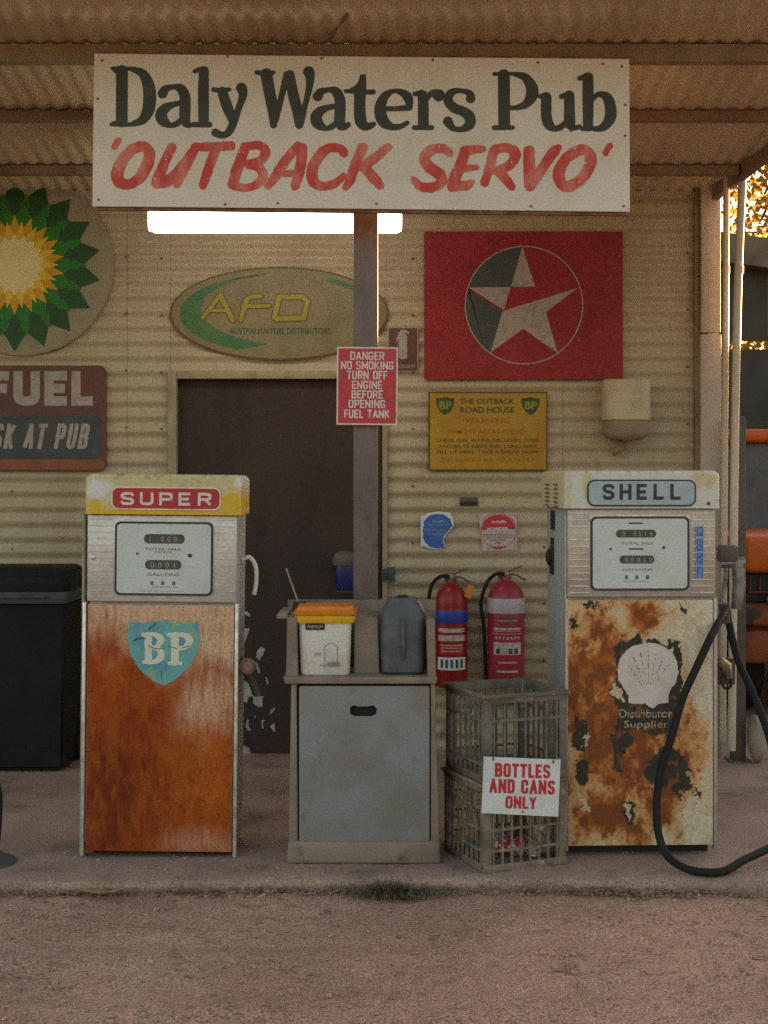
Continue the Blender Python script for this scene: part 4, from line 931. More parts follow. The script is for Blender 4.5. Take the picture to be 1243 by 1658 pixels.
    def win(x0, x1, y0, y1, digits, dx0_, dx1_):
        a, b = q(x0, y0), q(x1, y1)
        up(fc.rr('counter_window', a[0], b[0], a[1], b[1], (b[1] - a[1]) * .45, M['counter'], 0, .0085), -.0125)
        nn = len(digits); w = (dx1_ - dx0_) / nn
        for i, ch in enumerate(digits):
            if ch == ' ': continue
            p, r_ = q(dx0_ + i * w + w * .22, y0 + (y1 - y0) * .25), q(dx0_ + i * w + w * .75, y1 - (y1 - y0) * .18)
            up(fc.text(ch, p[0] + ((r_[0] - p[0]) * .36 if ch == '1' else 0), r_[0] - ((r_[0] - p[0]) * .36 if ch == '1' else 0), p[1], r_[1], M['dimwhite'], .0095, .01), -.0125)
    if L:
        win(385, 850, 245, 352, '1 000', 420, 780); win(400, 815, 542, 648, '0001', 445, 780)
        ls = [('TOTAL SALE', 395, 810, 400, 432), ('CENTS', 500, 700, 442, 460), ('GALLONS', 425, 790, 692, 724), ('PRICE PER GALLON', 480, 770, 845, 858), ('MADE IN AUSTRALIA', 340, 850, 893, 903)]
        sm = [(462, 500), (585, 625), (710, 750)]; sy = (785, 828)
        dots = [(310, 470, 2), (912, 487, 3.4)]
    else:
        win(280, 685, 170, 248, '0 0514', 330, 660); win(315, 665, 428, 508, '00010', 355, 660)
        ls = [('TOTAL SALE', 330, 655, 295, 318), ('GALLONS', 345, 650, 558, 580), ('PRICE PER GALLON', 350, 620, 682, 692)]
        sm = [(370, 400), (475, 505), (580, 615)]; sy = (625, 668)
        dots = [(225, 362, 2), (762, 350, 2.4)]
        for a0, b0, y0, y1 in ((405, 552, 97, 112), (410, 555, 356, 370)):
            a, b = q(a0, y0), q(b0, y1); up(fc.box('slot', a[0], b[0], a[1], b[1], M['darkline'], 0, .0082), -.0125)
    for t, x0, x1, y0, y1 in ls: a, b = q(x0, y0), q(x1, y1); up(fc.text(t, a[0], b[0], a[1], b[1], M['counter'], .0082, .0), -.0125)
    for x0, x1 in sm: a, b = q(x0, sy[0]), q(x1, sy[1]); up(fc.text('8', a[0], b[0], a[1], b[1], M['counter'], .0082, .04), -.0125)
    for x, y, r_ in dots: a = q(x, y); up(fc.poly('screw', ell(a[0], a[1], r_, r_, 12), M['darkline'], 0, .009), -.0125)
    return root, fc, up

pl, fc, up = pump('l', 259.5, 5.47, 'rust-orange fuel pump with yellow cap marked SUPER at left', .32, 0, .6)
q = lambda x, y: (0 + x / 2.825, 960 + y / 2.825)
sh = [q(*p) for p in ((583, 130), (640, 137), (700, 130), (745, 120), (795, 132), (850, 137), (897, 126), (906, 200), (895, 270), (850, 345), (795, 395), (742, 422), (690, 400), (630, 350), (590, 285), (573, 210))]
up(fc.ink('shield_decal', [], [sh], M['turq'], .0, cell=.6, rough=1.3, rscale=.35), -.0075)
z_ = lambda pts: [(x / 2.825, 960 + y / 2.825, r / 2.825) for x, y, r in pts]
up(fc.ink('shield_letters', [z_([(668, 195, 17), (672, 310, 17)]), z_([(645, 190, 9), (700, 190, 11), (728, 215, 16), (705, 245, 9), (675, 247, 8)]), z_([(690, 247, 9), (722, 260, 13), (728, 290, 17), (700, 313, 11), (650, 315, 9)]),
                             z_([(790, 195, 18), (792, 312, 18)]), z_([(760, 190, 9), (830, 190, 11), (858, 215, 17), (835, 247, 11), (795, 252, 8)]), z_([(765, 320, 8), (818, 320, 8)])], [], M['decalwhite'], .0, cell=.5, rough=.5, rscale=.5), -.0085)
def lbox(par, name, x0, x1, y0, y1, z0, z1, m, b=0): return obj(name, bx(BM(), x0, x1, y0, y1, z0, z1, b), M[m], par, b > 0)
# coin lock and nozzle on the left pump
bm = BM(); a = W(149, 902, 5.5); lathe(bm, [(.012, 0), (.010, .004), (.004, .007)], 16); bmesh.ops.transform(bm, matrix=Matrix.Translation((a.x - pl.location.x, -.0125, a.z)) @ Matrix.Rotation(R(90), 4, 'X'), verts=bm.verts[:]); obj('lock', bm, M['chrome'], pl, True)
c = lambda px, py, dy=.12: tuple(np.array(W(px, py, 5.5 + dy)) - np.array((pl.location.x, 5.5, 0)))
bm = BM(); tube(bm, smooth_path([c(388, 905), c(398, 900), c(406, 906), c(411, 920), c(411, 942), c(408, 960)], 5), [.009] * 26, 8); obj('nozzle_guard', bm, M['white_pl'], pl, True)
bm = BM(); tube(bm, smooth_path([c(378, 1062, .18), c(386, 1066, .17), c(394, 1070, .16), c(400, 1076, .15)], 5), .017, 10); obj('nozzle_body', bm, M['brownsteel'], pl, True)
bm = BM(); tube(bm, [c(398, 1082, .15), c(404, 1092, .15), c(418, 1122, .15)], [.024, .022, .018], 14); obj('nozzle_cup', bm, M['brownsteel'], pl, True)
bm = BM(); lathe(bm, [(.028, 0), (.033, .01), (.024, .022), (.02, .012)], 18); bmesh.ops.transform(bm, matrix=Matrix.Translation(c(398, 1076, .10)) @ Matrix.Rotation(R(75), 4, 'X') @ Matrix.Rotation(R(15), 4, 'Y'), verts=bm.verts[:]); obj('cup_ring', bm, M['scrapwarm'], pl, True)

up(fc.ink('decal_cracks', [[(258, 1085, .5), (259, 1100, .4)], [(236, 1045, .5), (250, 1050, .7), (262, 1049, .4)], [(270, 1046, .4), (283, 1049, .8)], [(292, 1048, .5), (303, 1045, .8)], [(212, 1038, .8), (222, 1033, 1.6), (233, 1034, .6)], [(238, 1018, .9), (250, 1008, .5)]], [], M['counter'], .0, cell=.4), -.0092)
pr, fc, up = pump('r', 1039, 5.50, 'rust-eaten cream fuel pump with white cap at right', .56, 2.0, 0)
q = lambda x, y: (880 + x / 3.424, 960 + y / 3.424)
shell = [q(*p) for p in ((468, 610), (466, 565), (440, 525), (412, 480), (406, 420), (418, 365), (450, 322), (500, 290), (560, 276), (620, 276), (670, 298), (715, 335), (740, 385), (746, 440), (732, 495), (700, 535), (692, 565), (690, 606), (640, 612), (600, 640), (560, 612))]
up(fc.ink('shell_emblem', [], [shell], M['shellwhite'], 0, cell=.6, rough=1.4, rscale=.3), -.0075)
ribs = []
for i in range(7):
    a = R(-150 + 20 * i + 0); x1, y1 = 578 + 130 * math.cos(a), 470 + 150 * math.sin(a)
    ribs.append([(q(578 + (x1 - 578) * .25, 0)[0], q(0, 560 + (y1 - 560) * .25)[1], .25), (q(x1, 0)[0], q(0, y1)[1], .6)])
up(fc.ink('emblem_ribs', ribs, [], M['edgerust'], 0, cell=.4, rough=.7, rscale=.6, holes=.48), -.0083)
for t, x0, x1, y0, y1 in (('Distributor', 415, 712, 642, 690), ('Supplier', 440, 692, 705, 758)):
    a, b = q(x0, y0), q(x1, y1); up(fc.text(t, a[0], b[0], a[1], b[1], M['labeltan'], 0, .012), -.0078)
# blue upright sticker
up(fc.box('blue_tape', 1125, 1138, 851, 937, M['paleblue'], 0, .0015), -.0157)
for y0, y1, t in ((853, 868, 'P'), (872, 892, 'ONLY'), (895, 914, 'FUEL'), (917, 935, 'USE')):
    up(fc.box('blue_mark', 1126.5, 1136.5, y0, y1, M['blue_ink'], 0, .002), -.0157)
    n = len(t)
    for i, ch in enumerate(t):
        hh_ = (y1 - y0 - 2) / n; up(fc.text(ch, 1129, 1134.5, y0 + 1 + i * hh_ + .6, y0 + 1 + (i + 1) * hh_ - .4, M['paleblue'], .0028, .02), -.0157)
up(fc.poly('cap_bolt', ell(1144, 815, 2.6, 2.6, 12), M['darkline'], 0, .004), -.031)
# left flank details: vents on the cap, hatch slots and lock on the body
hwr = 122 * 5.55 / F
for i in range(6):
    zz = 1.5 - (785 + 7 * i - HY) * 5.6 / F
    lbox(pr, 'vent', -129 * 5.55 / F - .003, -129 * 5.55 / F + .004, .12, .20, zz - .003, zz + .003, 'edgerust'); lbox(pr, 'vent', -129 * 5.55 / F - .003, -129 * 5.55 / F + .004, .34, .44, zz - .003, zz + .003, 'edgerust')
lbox(pr, 'hatch', -hwr + .0015, -hwr + .008, .34, .42, 1.28, 1.36, 'dark'); lbox(pr, 'hatch', -hwr + .0015, -hwr + .008, .36, .42, 1.215, 1.245, 'dark')
lbox(pr, 'lock_plate', -hwr + .0012, -hwr + .008, .36, .44, 1.09, 1.21, 'dark')
bm = BM(); lathe(bm, [(.035, 0), (.035, .012), (.02, .02)], 16); bmesh.ops.transform(bm, matrix=Matrix.Translation((-hwr + .004, .42, 1.16)) @ Matrix.Rotation(R(-90), 4, 'Y'), verts=bm.verts[:]); obj('lock_knob', bm, M['dark'], pr, True)
lbox(pr, 'flank_trim', -hwr - .004, -hwr + .006, .015, .045, .03, 1.35, 'pumpgrey2', .002)
# nozzle holder and nozzle on the right flank
rc = lambda px, py, Y=5.68: W(px, py, Y)
hz = empty('fuel_hose', rc(1175, 985), 'black fuel hose with grey nozzle looping to the ground beside the right pump', 'fuel hose')
o0 = Vector(hz.location)
path = [(1176, 985, 5.62), (1166, 1003, 5.52), (1150, 1032, 5.45), (1130, 1075, 5.43), (1105, 1130, 5.42), (1088, 1190, 5.41), (1070, 1245, 5.41), (1063, 1300, 5.40), (1066, 1350, 5.37), (1080, 1385, 5.32), (1110, 1406, 5.24), (1145, 1416, 5.205), (1175, 1409, 5.22), (1205, 1392, 5.29), (1243, 1374, 5.38), (1280, 1352, 5.48), (1262, 1270, 5.55), (1247, 1200, 5.6), (1222, 1130, 5.65), (1195, 1070, 5.68), (1180, 1010, 5.70), (1176, 985, 5.70)]
pts = [W(*p) - o0 for p in path]
for i, p in enumerate(path):
    wpt = W(*p)
    if wpt.z < .017: pts[i].z += .017 - wpt.z
bm = BM(); tube(bm, smooth_path([tuple(p) for p in pts], 8), .0155, 12); obj('hose', bm, M['rubber'], hz, True)
bm = BM(); tube(bm, [rc(1166, 912) - o0, rc(1205, 910) - o0], .021, 12); tube(bm, [rc(1194, 908) - o0, rc(1196, 945) - o0, rc(1192, 986) - o0], [.026, .027, .022], 12); obj('nozzle', bm, M['nozzle'], hz, True)
bm = BM(); tube(bm, smooth_path([tuple(rc(1162, 896) - o0), tuple(rc(1168, 890) - o0), tuple(rc(1175, 905) - o0), tuple(rc(1174, 940) - o0), tuple(rc(1166, 975) - o0)], 5), .010, 8); obj('guard', bm, M['nozzle'], hz, True)
bm = BM(); bx(bm, -.035, .045, -.03, .03, .19, .26, .012); obj('swivel_joint', bm, M['brownsteel'], hz, True)
bm = BM(); tube(bm, [(-.01, 0, .02), (0.0, 0, -.06)], [.024, .018], 10); obj('hose_collar', bm, M['brownsteel'], hz, True)
nzb = empty('pipe_tap', rc(1176, 1090, 5.75), 'small brass tap fixed low beside the right pump', 'tap')
bm = BM(); tube(bm, [(-.03, 0, .055), (0, 0, .03), (.012, 0, -.02)], [.018, .022, .016], 12); obj('valve_body', bm, M['brass'], nzb, True)
bm = BM(); tube(bm, smooth_path([(-.02, -.02, .0), (-.026, -.02, -.03), (-.01, -.02, -.06), (.012, -.02, -.05), (.012, -.02, -.02)], 5), .006, 8); obj('padlock_loop', bm, M['dark'], nzb, True)
bm = BM(); bx(bm, -.04, .04, .02, .03, -.05, .06); obj('mount', bm, M['brownsteel'], nzb)

# ---------------------------------------------------------------- windscreen-wash station
YU = 5.37; ku = YU / F
ux = lambda px: (px - CX) * ku; uz = lambda py: H - (py - HY) * ku
un = empty('service_station_bin', (ux(588), YU, 0), 'weathered grey plastic service unit with blue-grey front panel between the pumps', 'service unit')
xx = lambda px: ux(px) - ux(588)
def taper(bm, x0b, x1b, x0t, x1t, y0, y1, z0, z1, bev=.01):
    g = bmesh.ops.create_cube(bm, size=1.0); vs = g['verts']
    for v in vs:
        t = v.co.z + .5; a = x0b + (x0t - x0b) * t; b = x1b + (x1t - x1b) * t
        v.co = Vector((a + (v.co.x + .5) * (b - a), y0 + (v.co.y + .5) * (y1 - y0), z0 + t * (z1 - z0)))
    if bev: bmesh.ops.bevel(bm, geom=list({e for v in vs for e in v.link_edges}), offset=bev, segments=3, profile=.5, affect='EDGES')
    return bm
DU = .40
# carcass as a frame around the front panel recess
bm = BM(); taper(bm, xx(464), xx(714), xx(466), xx(712), -.002, DU, .002, uz(1362), .012); obj('skirt', bm, M['unit'], un, True)
bm = BM(); taper(bm, xx(467), xx(482), xx(471), xx(480), .012, DU - .01, uz(1362) - .004, uz(1107), .004); obj('side_frame', bm, M['unit'], un, True); bm = BM(); taper(bm, xx(697), xx(712), xx(697), xx(704), .012, DU - .01, uz(1362) - .004, uz(1107), .004); obj('side_frame', bm, M['unit'], un, True)
bm = BM(); bx(bm, xx(480), xx(698), .035, .05, uz(1363), uz(1108)); obj('recess_back', bm, M['dark'], un)
fc = Face(un, 588, HY, YU)
def upu(o, y, r=un): o.matrix_local = Matrix.Translation((0, y, H)) @ Matrix.Rotation(R(90), 4, 'X'); return o
# front panel with an oblong hand hole
sl_ = rrect(565, 610, 1143, 1160, 7)
v, f = ink_mesh([], [rrect(484, 695, 1111, 1362, 4)], .8, sub=[[(566, 1146), (572, 1142), (580, 1144), (596, 1144), (604, 1142), (610, 1147), (609, 1156), (602, 1160), (574, 1160), (567, 1156)]])
me = bpy.data.meshes.new('front_panel'); me.from_pydata([fc.xy(p) + (0,) for p in v], [], [t[::-1] for t in f])
fp = upu(obj('front_panel', me, M['unitpanel'], un), .004)
so = fp.modifiers.new('s', 'SOLIDIFY'); so.thickness = .006; so.offset = -1
# tray top
bm = BM(); taper(bm, xx(462), xx(706), xx(458), xx(708), -.006, DU, uz(1107), uz(1096), .004); obj('tray', bm, M['unit'], un, True)
tb = uz(1096)
def wallp(pts, y0, y1, name='tray_wall'):
    bm = BM(); prism(bm, [(xx(a), uz(b)) for a, b in pts][::-1], y0, y1)
    for v in bm.verts: v.co = Vector((v.co.x, v.co.z, v.co.y))
    bmesh.ops.recalc_face_normals(bm, faces=bm.faces[:]); bmesh.ops.bevel(bm, geom=bm.edges[:], offset=.003, segments=2, affect='EDGES')
    return obj(name, bm, M['unit'], un, True)
wallp([(462, 1097), (482, 1097), (480, 1001), (464, 1001)], .02, DU, 'left_wall')
wallp([(692, 1098), (706, 1098), (704, 1004), (690, 1003)], .0, DU, 'right_wall')
wallp([(572, 1096), (614, 1096), (611, 1004), (573, 1004)], .10, DU - .02, 'divider')
wallp([(458, 1095), (708, 1095), (712, 985), (454, 985)], DU - .02, DU, 'back_wall')
bm = BM(); bx(bm, xx(446), xx(464), .05, DU - .03, uz(1004), uz(997), .003); obj('side_flange', bm, M['unit'], un, True)

# bucket
bk = empty('bucket', (ux(525), YU + .12, tb + .001), 'white square bucket with yellow and orange lid on the service unit', 'bucket')
kb = (YU + .07) / F
bm = BM()
def ringloft(bm, secs, n=7):
    rings = []
    for (hx, hy, r, z) in secs:
        rings.append([bm.verts.new((p[0], p[1], z)) for p in rrect(-hx, hx, -hy, hy, r, n)])
    m = len(rings[0])
    for i in range(len(rings) - 1):
        for k_ in range(m): bm.faces.new((rings[i][k_], rings[i][(k_ + 1) % m], rings[i + 1][(k_ + 1) % m], rings[i + 1][k_]))
    bm.faces.new(rings[0][::-1]); bm.faces.new(rings[-1])
zb = lambda py: (H - (py - HY) * kb) - bk.location.z
ringloft(bm, [(38 * kb, .075, .02, .0), (40 * kb, .08, .022, .01), (42.5 * kb, .088, .025, zb(1006)), (42.5 * kb, .088, .025, zb(1003))]); obj('tub', bm, M['white_pl'], bk, True)
bm = BM(); ringloft(bm, [(47 * kb, .098, .025, zb(1007)), (49 * kb, .10, .025, zb(1004)), (49 * kb, .10, .025, zb(997)), (46 * kb, .096, .024, zb(995.5))]); obj('rim', bm, M['lidyellow'], bk, True)
bm = BM(); ringloft(bm, [(47 * kb, .095, .02, zb(995)), (50 * kb, .098, .02, zb(993)), (50 * kb, .098, .02, zb(989)), (46 * kb, .09, .02, zb(988)), (46 * kb, .09, .02, zb(985)), (44 * kb, .088, .02, zb(981))]); obj('lid', bm, M['lidorange'], bk, True)
fb = Face(bk, 525, HY, YU + .07)
def upb(o, y): o.matrix_local = Matrix.Translation((0, y, H - bk.location.z)) @ Matrix.Rotation(R(90), 4, 'X'); return o
upb(fb.box('brand_label', 494, 525, 1007.5, 1018, M['dark'], 0, .002), -.0885); upb(fb.text('MITRE', 497, 522, 1010, 1015.5, M['dimwhite'], .003, .02), -.0885)
for b_ in [o for o in bk.children if o.name.startswith('lettering')]: bpy.data.objects.remove(b_)
upb(fb.text('PREMIUM', 497, 522, 1010, 1015.5, M['dimwhite'], .003, .02), -.0885)
upb(fb.ink('printed_drawing', [[(525, 1045, .5), (525, 1080, .5)], [(545, 1045, .5), (545, 1075, .5)], [(525, 1045, .5), (535, 1039, .5), (545, 1045, .5)], [(518, 1074, .6), (526, 1077, .6)]], [rrect(529, 549, 1070, 1077, 3)], M['unitpanel'], 0, cell=.4), -.0875)
upb(fb.text('WASH', 508, 520, 1054, 1060, M['unitpanel'], 0, 0), -.0875)
sq = empty('squeegee', (ux(470), YU + .2, uz(990)), 'thin pale squeegee stick leaning behind the bucket', 'squeegee')
bm = BM(); tube(bm, [W(486, 985, YU + .2) - sq.location, W(463, 920, YU + .25) - sq.location], .0035, 8); obj('handle', bm, M['trim'], sq, True)
bm = BM(); bx(bm, -.001, .05, -.02, .02, -.02, .02, .004); obj('head', bm, M['dark'], sq, True)

# grey jug
jk = empty('watering_jug', (ux(652), YU + .13, tb + .001), 'dark grey plastic jug standing in the right bay of the service unit', 'jug')
kj = (YU + .08) / F; zj = lambda py: (H - (py - HY) * kj) - jk.location.z
bm = BM(); ringloft(bm, [(30 * kj, .07, .028, 0), (34 * kj, .082, .03, .012), (35.5 * kj, .085, .032, zj(1040)), (35 * kj, .084, .032, zj(1005)), (31 * kj, .075, .03, zj(985)), (25 * kj, .058, .028, zj(975)), (24 * kj, .055, .026, zj(972)), (23 * kj, .054, .025, zj(969))]); obj('jug_body', bm, M['jug'], jk, True)
bm = BM(); ringloft(bm, [(8 * kj, .02, .01, zj(974)), (9 * kj, .022, .012, zj(966)), (6 * kj, .018, .01, zj(965))]); obj('stopper', bm, M['dark'], jk, True)
bm = BM(); tube(bm, smooth_path([(-.0, -.080, zj(1000)), (.001, -.094, zj(1010)), (.002, -.094, zj(1050)), (.0, -.084, zj(1066))], 6), .008, 8); obj('jug_handle', bm, M['jug'], jk, True)
bm = BM(); tube(bm, [(.06, -.05, zj(972)), (.085, -.055, zj(990))], .004, 6); obj('spout', bm, M['trim'], jk, True)

# hand cleaner dispenser on door: blue
hd = empty('blue_dispenser', W(560, 925, 7.40), 'dark blue soap dispenser with grey cap hanging in front of the door', 'dispenser')
kd = 7.4 / F
bm = BM(); lathe(bm, [(14 * kd, -30 * kd), (17 * kd, -26 * kd), (18 * kd, 0), (17 * kd, 14 * kd), (14 * kd, 20 * kd)], 24, sy=.7); obj('tank', bm, M['navytank'], hd, True)
bm = BM(); lathe(bm, [(19 * kd, 10 * kd), (20 * kd, 20 * kd), (17 * kd, 29 * kd), (9 * kd, 33 * kd)], 24, (-2 * kd, 0, 0), sy=.8); obj('cap', bm, M['brownsteel'], hd, True)
bm = BM(); lathe(bm, [(17 * kd, -34 * kd), (19 * kd, -31 * kd), (14 * kd, -30.5 * kd)], 24, sy=.7); obj('drip_rim', bm, M['brownsteel'], hd, True)
bm = BM(); bx(bm, -26 * kd, -10 * kd, .0, .08, 2 * kd, 26 * kd, .01); obj('bracket', bm, M['dark'], hd, True)

# ---------------------------------------------------------------- fire extinguishers
def extinguisher(px, py_top, py_bot, wpx, label, left):
    Ye = 7.34; k = Ye / F; r = wpx * k / 2; base = W(px, py_bot, Ye)
    h = (py_bot - py_top) * k
    root = empty('fire_extinguisher', base, label, 'fire extinguisher', 'fire extinguishers hung on the wall')
    bm = BM(); lathe(bm, [(r * .8, 0), (r * .97, .012), (r, .03), (r, h * .80), (r * .95, h * .86), (r * .78, h * .93), (r * .5, h * .975), (r * .25, h), (r * .22, h + .02)], 36); obj('cylinder', bm, M['extred' if left else 'extred2'], root, True)
    b0, b1 = (h * .62, h * .745) if left else (h * .685, h * .83)
    bm = BM(); lathe(bm, [(r + .0012, b0), (r + .0022, b0 + .003), (r + .0022, b1 - .003), (r + .0012, b1)], 36); obj('band', bm, M['extblue' if left else 'extlilac'], root, True)
    def patch(z0, z1, a, m, rr=.0012, nm='label', off=0):
        bm = BM(); n = 10; vs = []
        for i in range(n + 1):
            t = R(-90 - a + 2 * a * i / n + off); vs.append((bm.verts.new(((r + rr) * math.cos(t), (r + rr) * math.sin(t), z0)), bm.verts.new(((r + rr) * math.cos(t), (r + rr) * math.sin(t), z1))))
        for i in range(n): bm.faces.new((vs[i][0], vs[i + 1][0], vs[i + 1][1], vs[i][1]))
        obj(nm, bm, M[m], root, True)
    if left:
        for z0, z1, a, m in ((.535, .575, 50, 'label'), (.455, .51, 52, 'label'), (.33, .43, 45, 'pillred'), (.18, .30, 55, 'noticewhite')): patch(h * z0, h * z1, a, m)
        for i in range(5): patch(h * .20, h * .28, 5, ['bluegrey', 'counter', 'blue_ink', 'bluegrey', 'counter'][i], .0022, 'symbol', -36 + i * 18)
        for z0 in (.355, .385, .41): patch(h * z0, h * (z0 + .008), 38, 'label', .0022, 'print')
    else:
        for z0, z1, a, m in ((.64, .655, 28, 'counter'), (.615, .622, 30, 'label'), (.59, .605, 26, 'counter'), (.53, .55, 45, 'label'), (.515, .52, 45, 'label'), (.49, .495, 48, 'label'), (.29, .41, 46, 'label'), (.21, .222, 30, 'label'), (.12, .14, 34, 'label')): patch(h * z0, h * z1, a, m)
        for i in range(4): patch(h * .30, h * .35, 6, ['bluegrey', 'sidegrey', 'counter', 'bluegrey'][i], .0022, 'symbol', -30 + i * 19)
        for i in range(7): patch(h * .44, h * .465, 3, 'label', .0012, 'print', -36 + i * 12)
    bm = BM(); lathe(bm, [(.02, h + .005), (.024, h + .02), (.024, h + .04), (.016, h + .05)], 14); obj('valve', bm, M['brass'], root, True)
    bm = BM(); tube(bm, [(-.03, -.01, h + .045), (.02, -.01, h + .052), (.085, -.01, h + .075)], [.006, .007, .004], 8); obj('lever', bm, M['brass'], root, True)
    bm = BM(); tube(bm, smooth_path([(.0, -.01, h + .03), (.05, -.01, h + .028), (.085, -.01, h + .008), (.105, -.01, h + .002)], 5), .005, 8); obj('carry_handle', bm, M['brownsteel'], root, True)
    bm = BM(); tube(bm, smooth_path([(-.01, -.02, h + .03), (-.05, -.02, h + .035), (-.10, -.02, h - .01), (-r - .035, -.01, h - .12), (-r - .02, 0, h * .55), (-r - .012, 0, h * .2), (-r - .01, 0, h * .08)], 6), .010, 10); obj('hose', bm, M['rubber'], root, True)
    bm = BM(); tube(bm, [(-r - .010, 0, h * .10), (-r - .008, 0, h * .0)], [.010, .017], 10); obj('horn', bm, M['dark'], root, True)
    if left:
        bm = BM(); bx(bm, .015, .05, -r * .75, -r * .75 + .003, h * .83, h * .95, 0, M=Matrix.Rotation(R(20), 4, 'Y') @ Matrix.Translation((-.12, 0, .02))); obj('tag', bm, M['lidorange'], root)
    bm = BM(); bx(bm, -.03, .03, r, YW - Ye - AMP, h * .7, h * .8); bx(bm, -.03, .03, .03, YW - Ye - AMP, h + .0, h + .02); obj('wall_bracket', bm, M['brownsteel'], root)
extinguisher(730, 943, 1112, 53, 'narrow red fire extinguisher with blue band', True)
extinguisher(819, 939, 1105, 60, 'wider faded red fire extinguisher with lilac band', False)

# ---------------------------------------------------------------- crates
def crate_mesh(w, h, rows, ncol, lip=True, diag=False):
    bm = BM(); t = .012; bar = .0078
    for sx in (-1, 1):
        for sy in (-1, 1):
            x, y = sx * (w / 2 - .017), sy * (w / 2 - .017)
            bx(bm, x - .017, x + .017, y - .017, y + .017, .003, h - .003, .006)
    for z0, z1 in ((0.0, .028), (h - .034, h)):
        for s in (-1, 1):
            y = s * (w / 2 - t / 2); bx(bm, -w / 2 - .001, w / 2 + .001, y - t / 2 - .001, y + t / 2, z0, z1, .002); bx(bm, y - t / 2, y + t / 2 + .001, -w / 2 + t, w / 2 - t, z0 + .0006, z1 - .0006, .002)
    if lip:
        for s in (-1, 1):
            y = s * (w / 2 + .003); bx(bm, -w / 2 - .01, w / 2 + .01, y - .007, y + .007, h - .012, h + .002, .002); bx(bm, y - .007, y + .007, -w / 2 + .004, w / 2 - .004, h - .0115, h + .0015, .002)
    for i in range(1, ncol):
        p = -w / 2 + w * i / ncol
        for s in (-1, 1):
            y = s * (w / 2 - t / 2); bx(bm, p - bar / 2, p + bar / 2, y - .004, y + .004, .02, h - .03); bx(bm, y - .004, y + .004, p - bar / 2, p + bar / 2, .02, h - .03)
    for z in rows:
        for s in (-1, 1):
            y = s * (w / 2 - t / 2); bx(bm, -w / 2 + .02, w / 2 - .02, y - .0052, y + .0052, z - .005, z + .005); bx(bm, y - .0052, y + .0052, -w / 2 + .02, w / 2 - .02, z - .0048, z + .0048)
    # floor grid
    for i in range(9):
        p = -w / 2 + w * (i + .5) / 9; bx(bm, p - .004, p + .004, -w / 2 + .01, w / 2 - .01, .012, .02); bx(bm, -w / 2 + .01, w / 2 - .01, p - .004, p + .004, .0125, .0195)
    if diag:
        for s in (-1, 1):
            for d in (-1, 1):
                for k_ in range(3):
                    c0 = -w / 2 + w * (k_ + .5) / 3
                    bx(bm, -.004, .004, -.003, .003, -.07, .07, 0, M=Matrix.Translation((s * (w / 2 - t / 2) , c0, h * .80)) @ Matrix.Rotation(R(32 * d), 4, 'X'))
    return bm
yawc = R(23); wc = .358; hc = .335
cc = Vector(((816 - CX) * 5.48 / F, 5.48, 0))
for i, (z0, lab, m) in enumerate(((0.0, 'grey plastic crate on the ground, bottom of the stack by the right pump', 'crate'), (hc + .003, 'darker grey empty plastic crate on top of the stack by the right pump', 'cratedark'))):
    cr_ = obj('plastic_crate', crate_mesh(wc, hc, (.08, .16, .24) if i == 0 else (.07, .235), 9 if i == 0 else 8, True, i == 0), M[m], None, True)
    cr_.location = (cc.x + (.004 if i else 0), cc.y, z0); cr_.rotation_euler = (0, 0, yawc - (R(1.5) if i else 0)); tag(cr_, lab, 'crate', 'stacked plastic crates')
# notice hung on the crates
front = Vector((math.sin(-yawc) * 1, -math.cos(yawc), 0))
nc = W(843.5, 1273, 5.235)
NT = Face(empty('bottle_notice', nc, 'white notice with red letters hung on the crates', 'notice', None, (R(90), R(3.0), 0)), 843.5, 1273, 5.27)
NT.root.rotation_euler = (R(90), R(1.2), R(5))
NT.poly('board', [(782, 1225.5), (907, 1230), (905, 1322), (780, 1316)], M['noticewhite'], -.003, 0)
zn = lambda x, y: (700 + x / 4.7375, 1080 + y / 4.7375)
for t, x0, x1, y0, y1 in (('BOTTLES', 475, 902, 742, 848), ('AND CANS', 435, 940, 862, 970), ('ONLY', 562, 800, 990, 1085)):
    a, b = zn(x0, y0), zn(x1, y1); o = caps(NT, t, a[0], b[0], a[1], b[1], M['noticered'], .001, .10, .17, cell=.35); 
    for v in o.data.vertices: v.co.y -= .028 * (v.co.x)
for px, py in ((797, 1229), (895, 1233)):
    x, y = NT.xy((px, py)); bm = BM(); tube(bm, [(x, y - .006, .002), (x, y + .003, .004), (x, y + .012, -.02)], .0024, 6); obj('tie', bm, M['dark'], NT.root)
x, y = NT.xy((847, 1314)); bm = BM(); lathe(bm, [(.004, 0.0002), (.004, .001)], 10, (x, y, 0)); obj('eyelet', bm, M['dark'], NT.root)
# cans in the lower crate
def can(x, y, z, rot, lab, m):
    root = empty('drink_can', (x, y, z), lab, 'can', 'cans inside the lower crate', rot)
    bm = BM(); lathe(bm, [(.024, -.06), (.0325, -.053), (.033, -.045), (.033, .045), (.028, .056)], 18); obj('can_body', bm, M[m], root, True)
    bm = BM(); lathe(bm, [(.028, .0562), (.0275, .061), (.024, .0602), (.024, .058)], 18); obj('can_rim', bm, M['cansilver'], root, True)
can(cc.x + .02, 5.42, .056, (R(90), 0, R(70)), 'red drink can lying in the lower crate, leftmost', 'can')
can(cc.x + .09, 5.44, .056, (R(90), 0, R(20)), 'red and white crumpled can lying in the middle of the lower crate', 'can')
can(cc.x + .14, 5.47, .082, (R(8), 0, 0), 'silver can standing at the right of the lower crate', 'cansilver')
can(cc.x - .04, 5.52, .056, (R(90), 0, R(-50)), 'dark silver can lying at the back of the lower crate', 'cansilver')

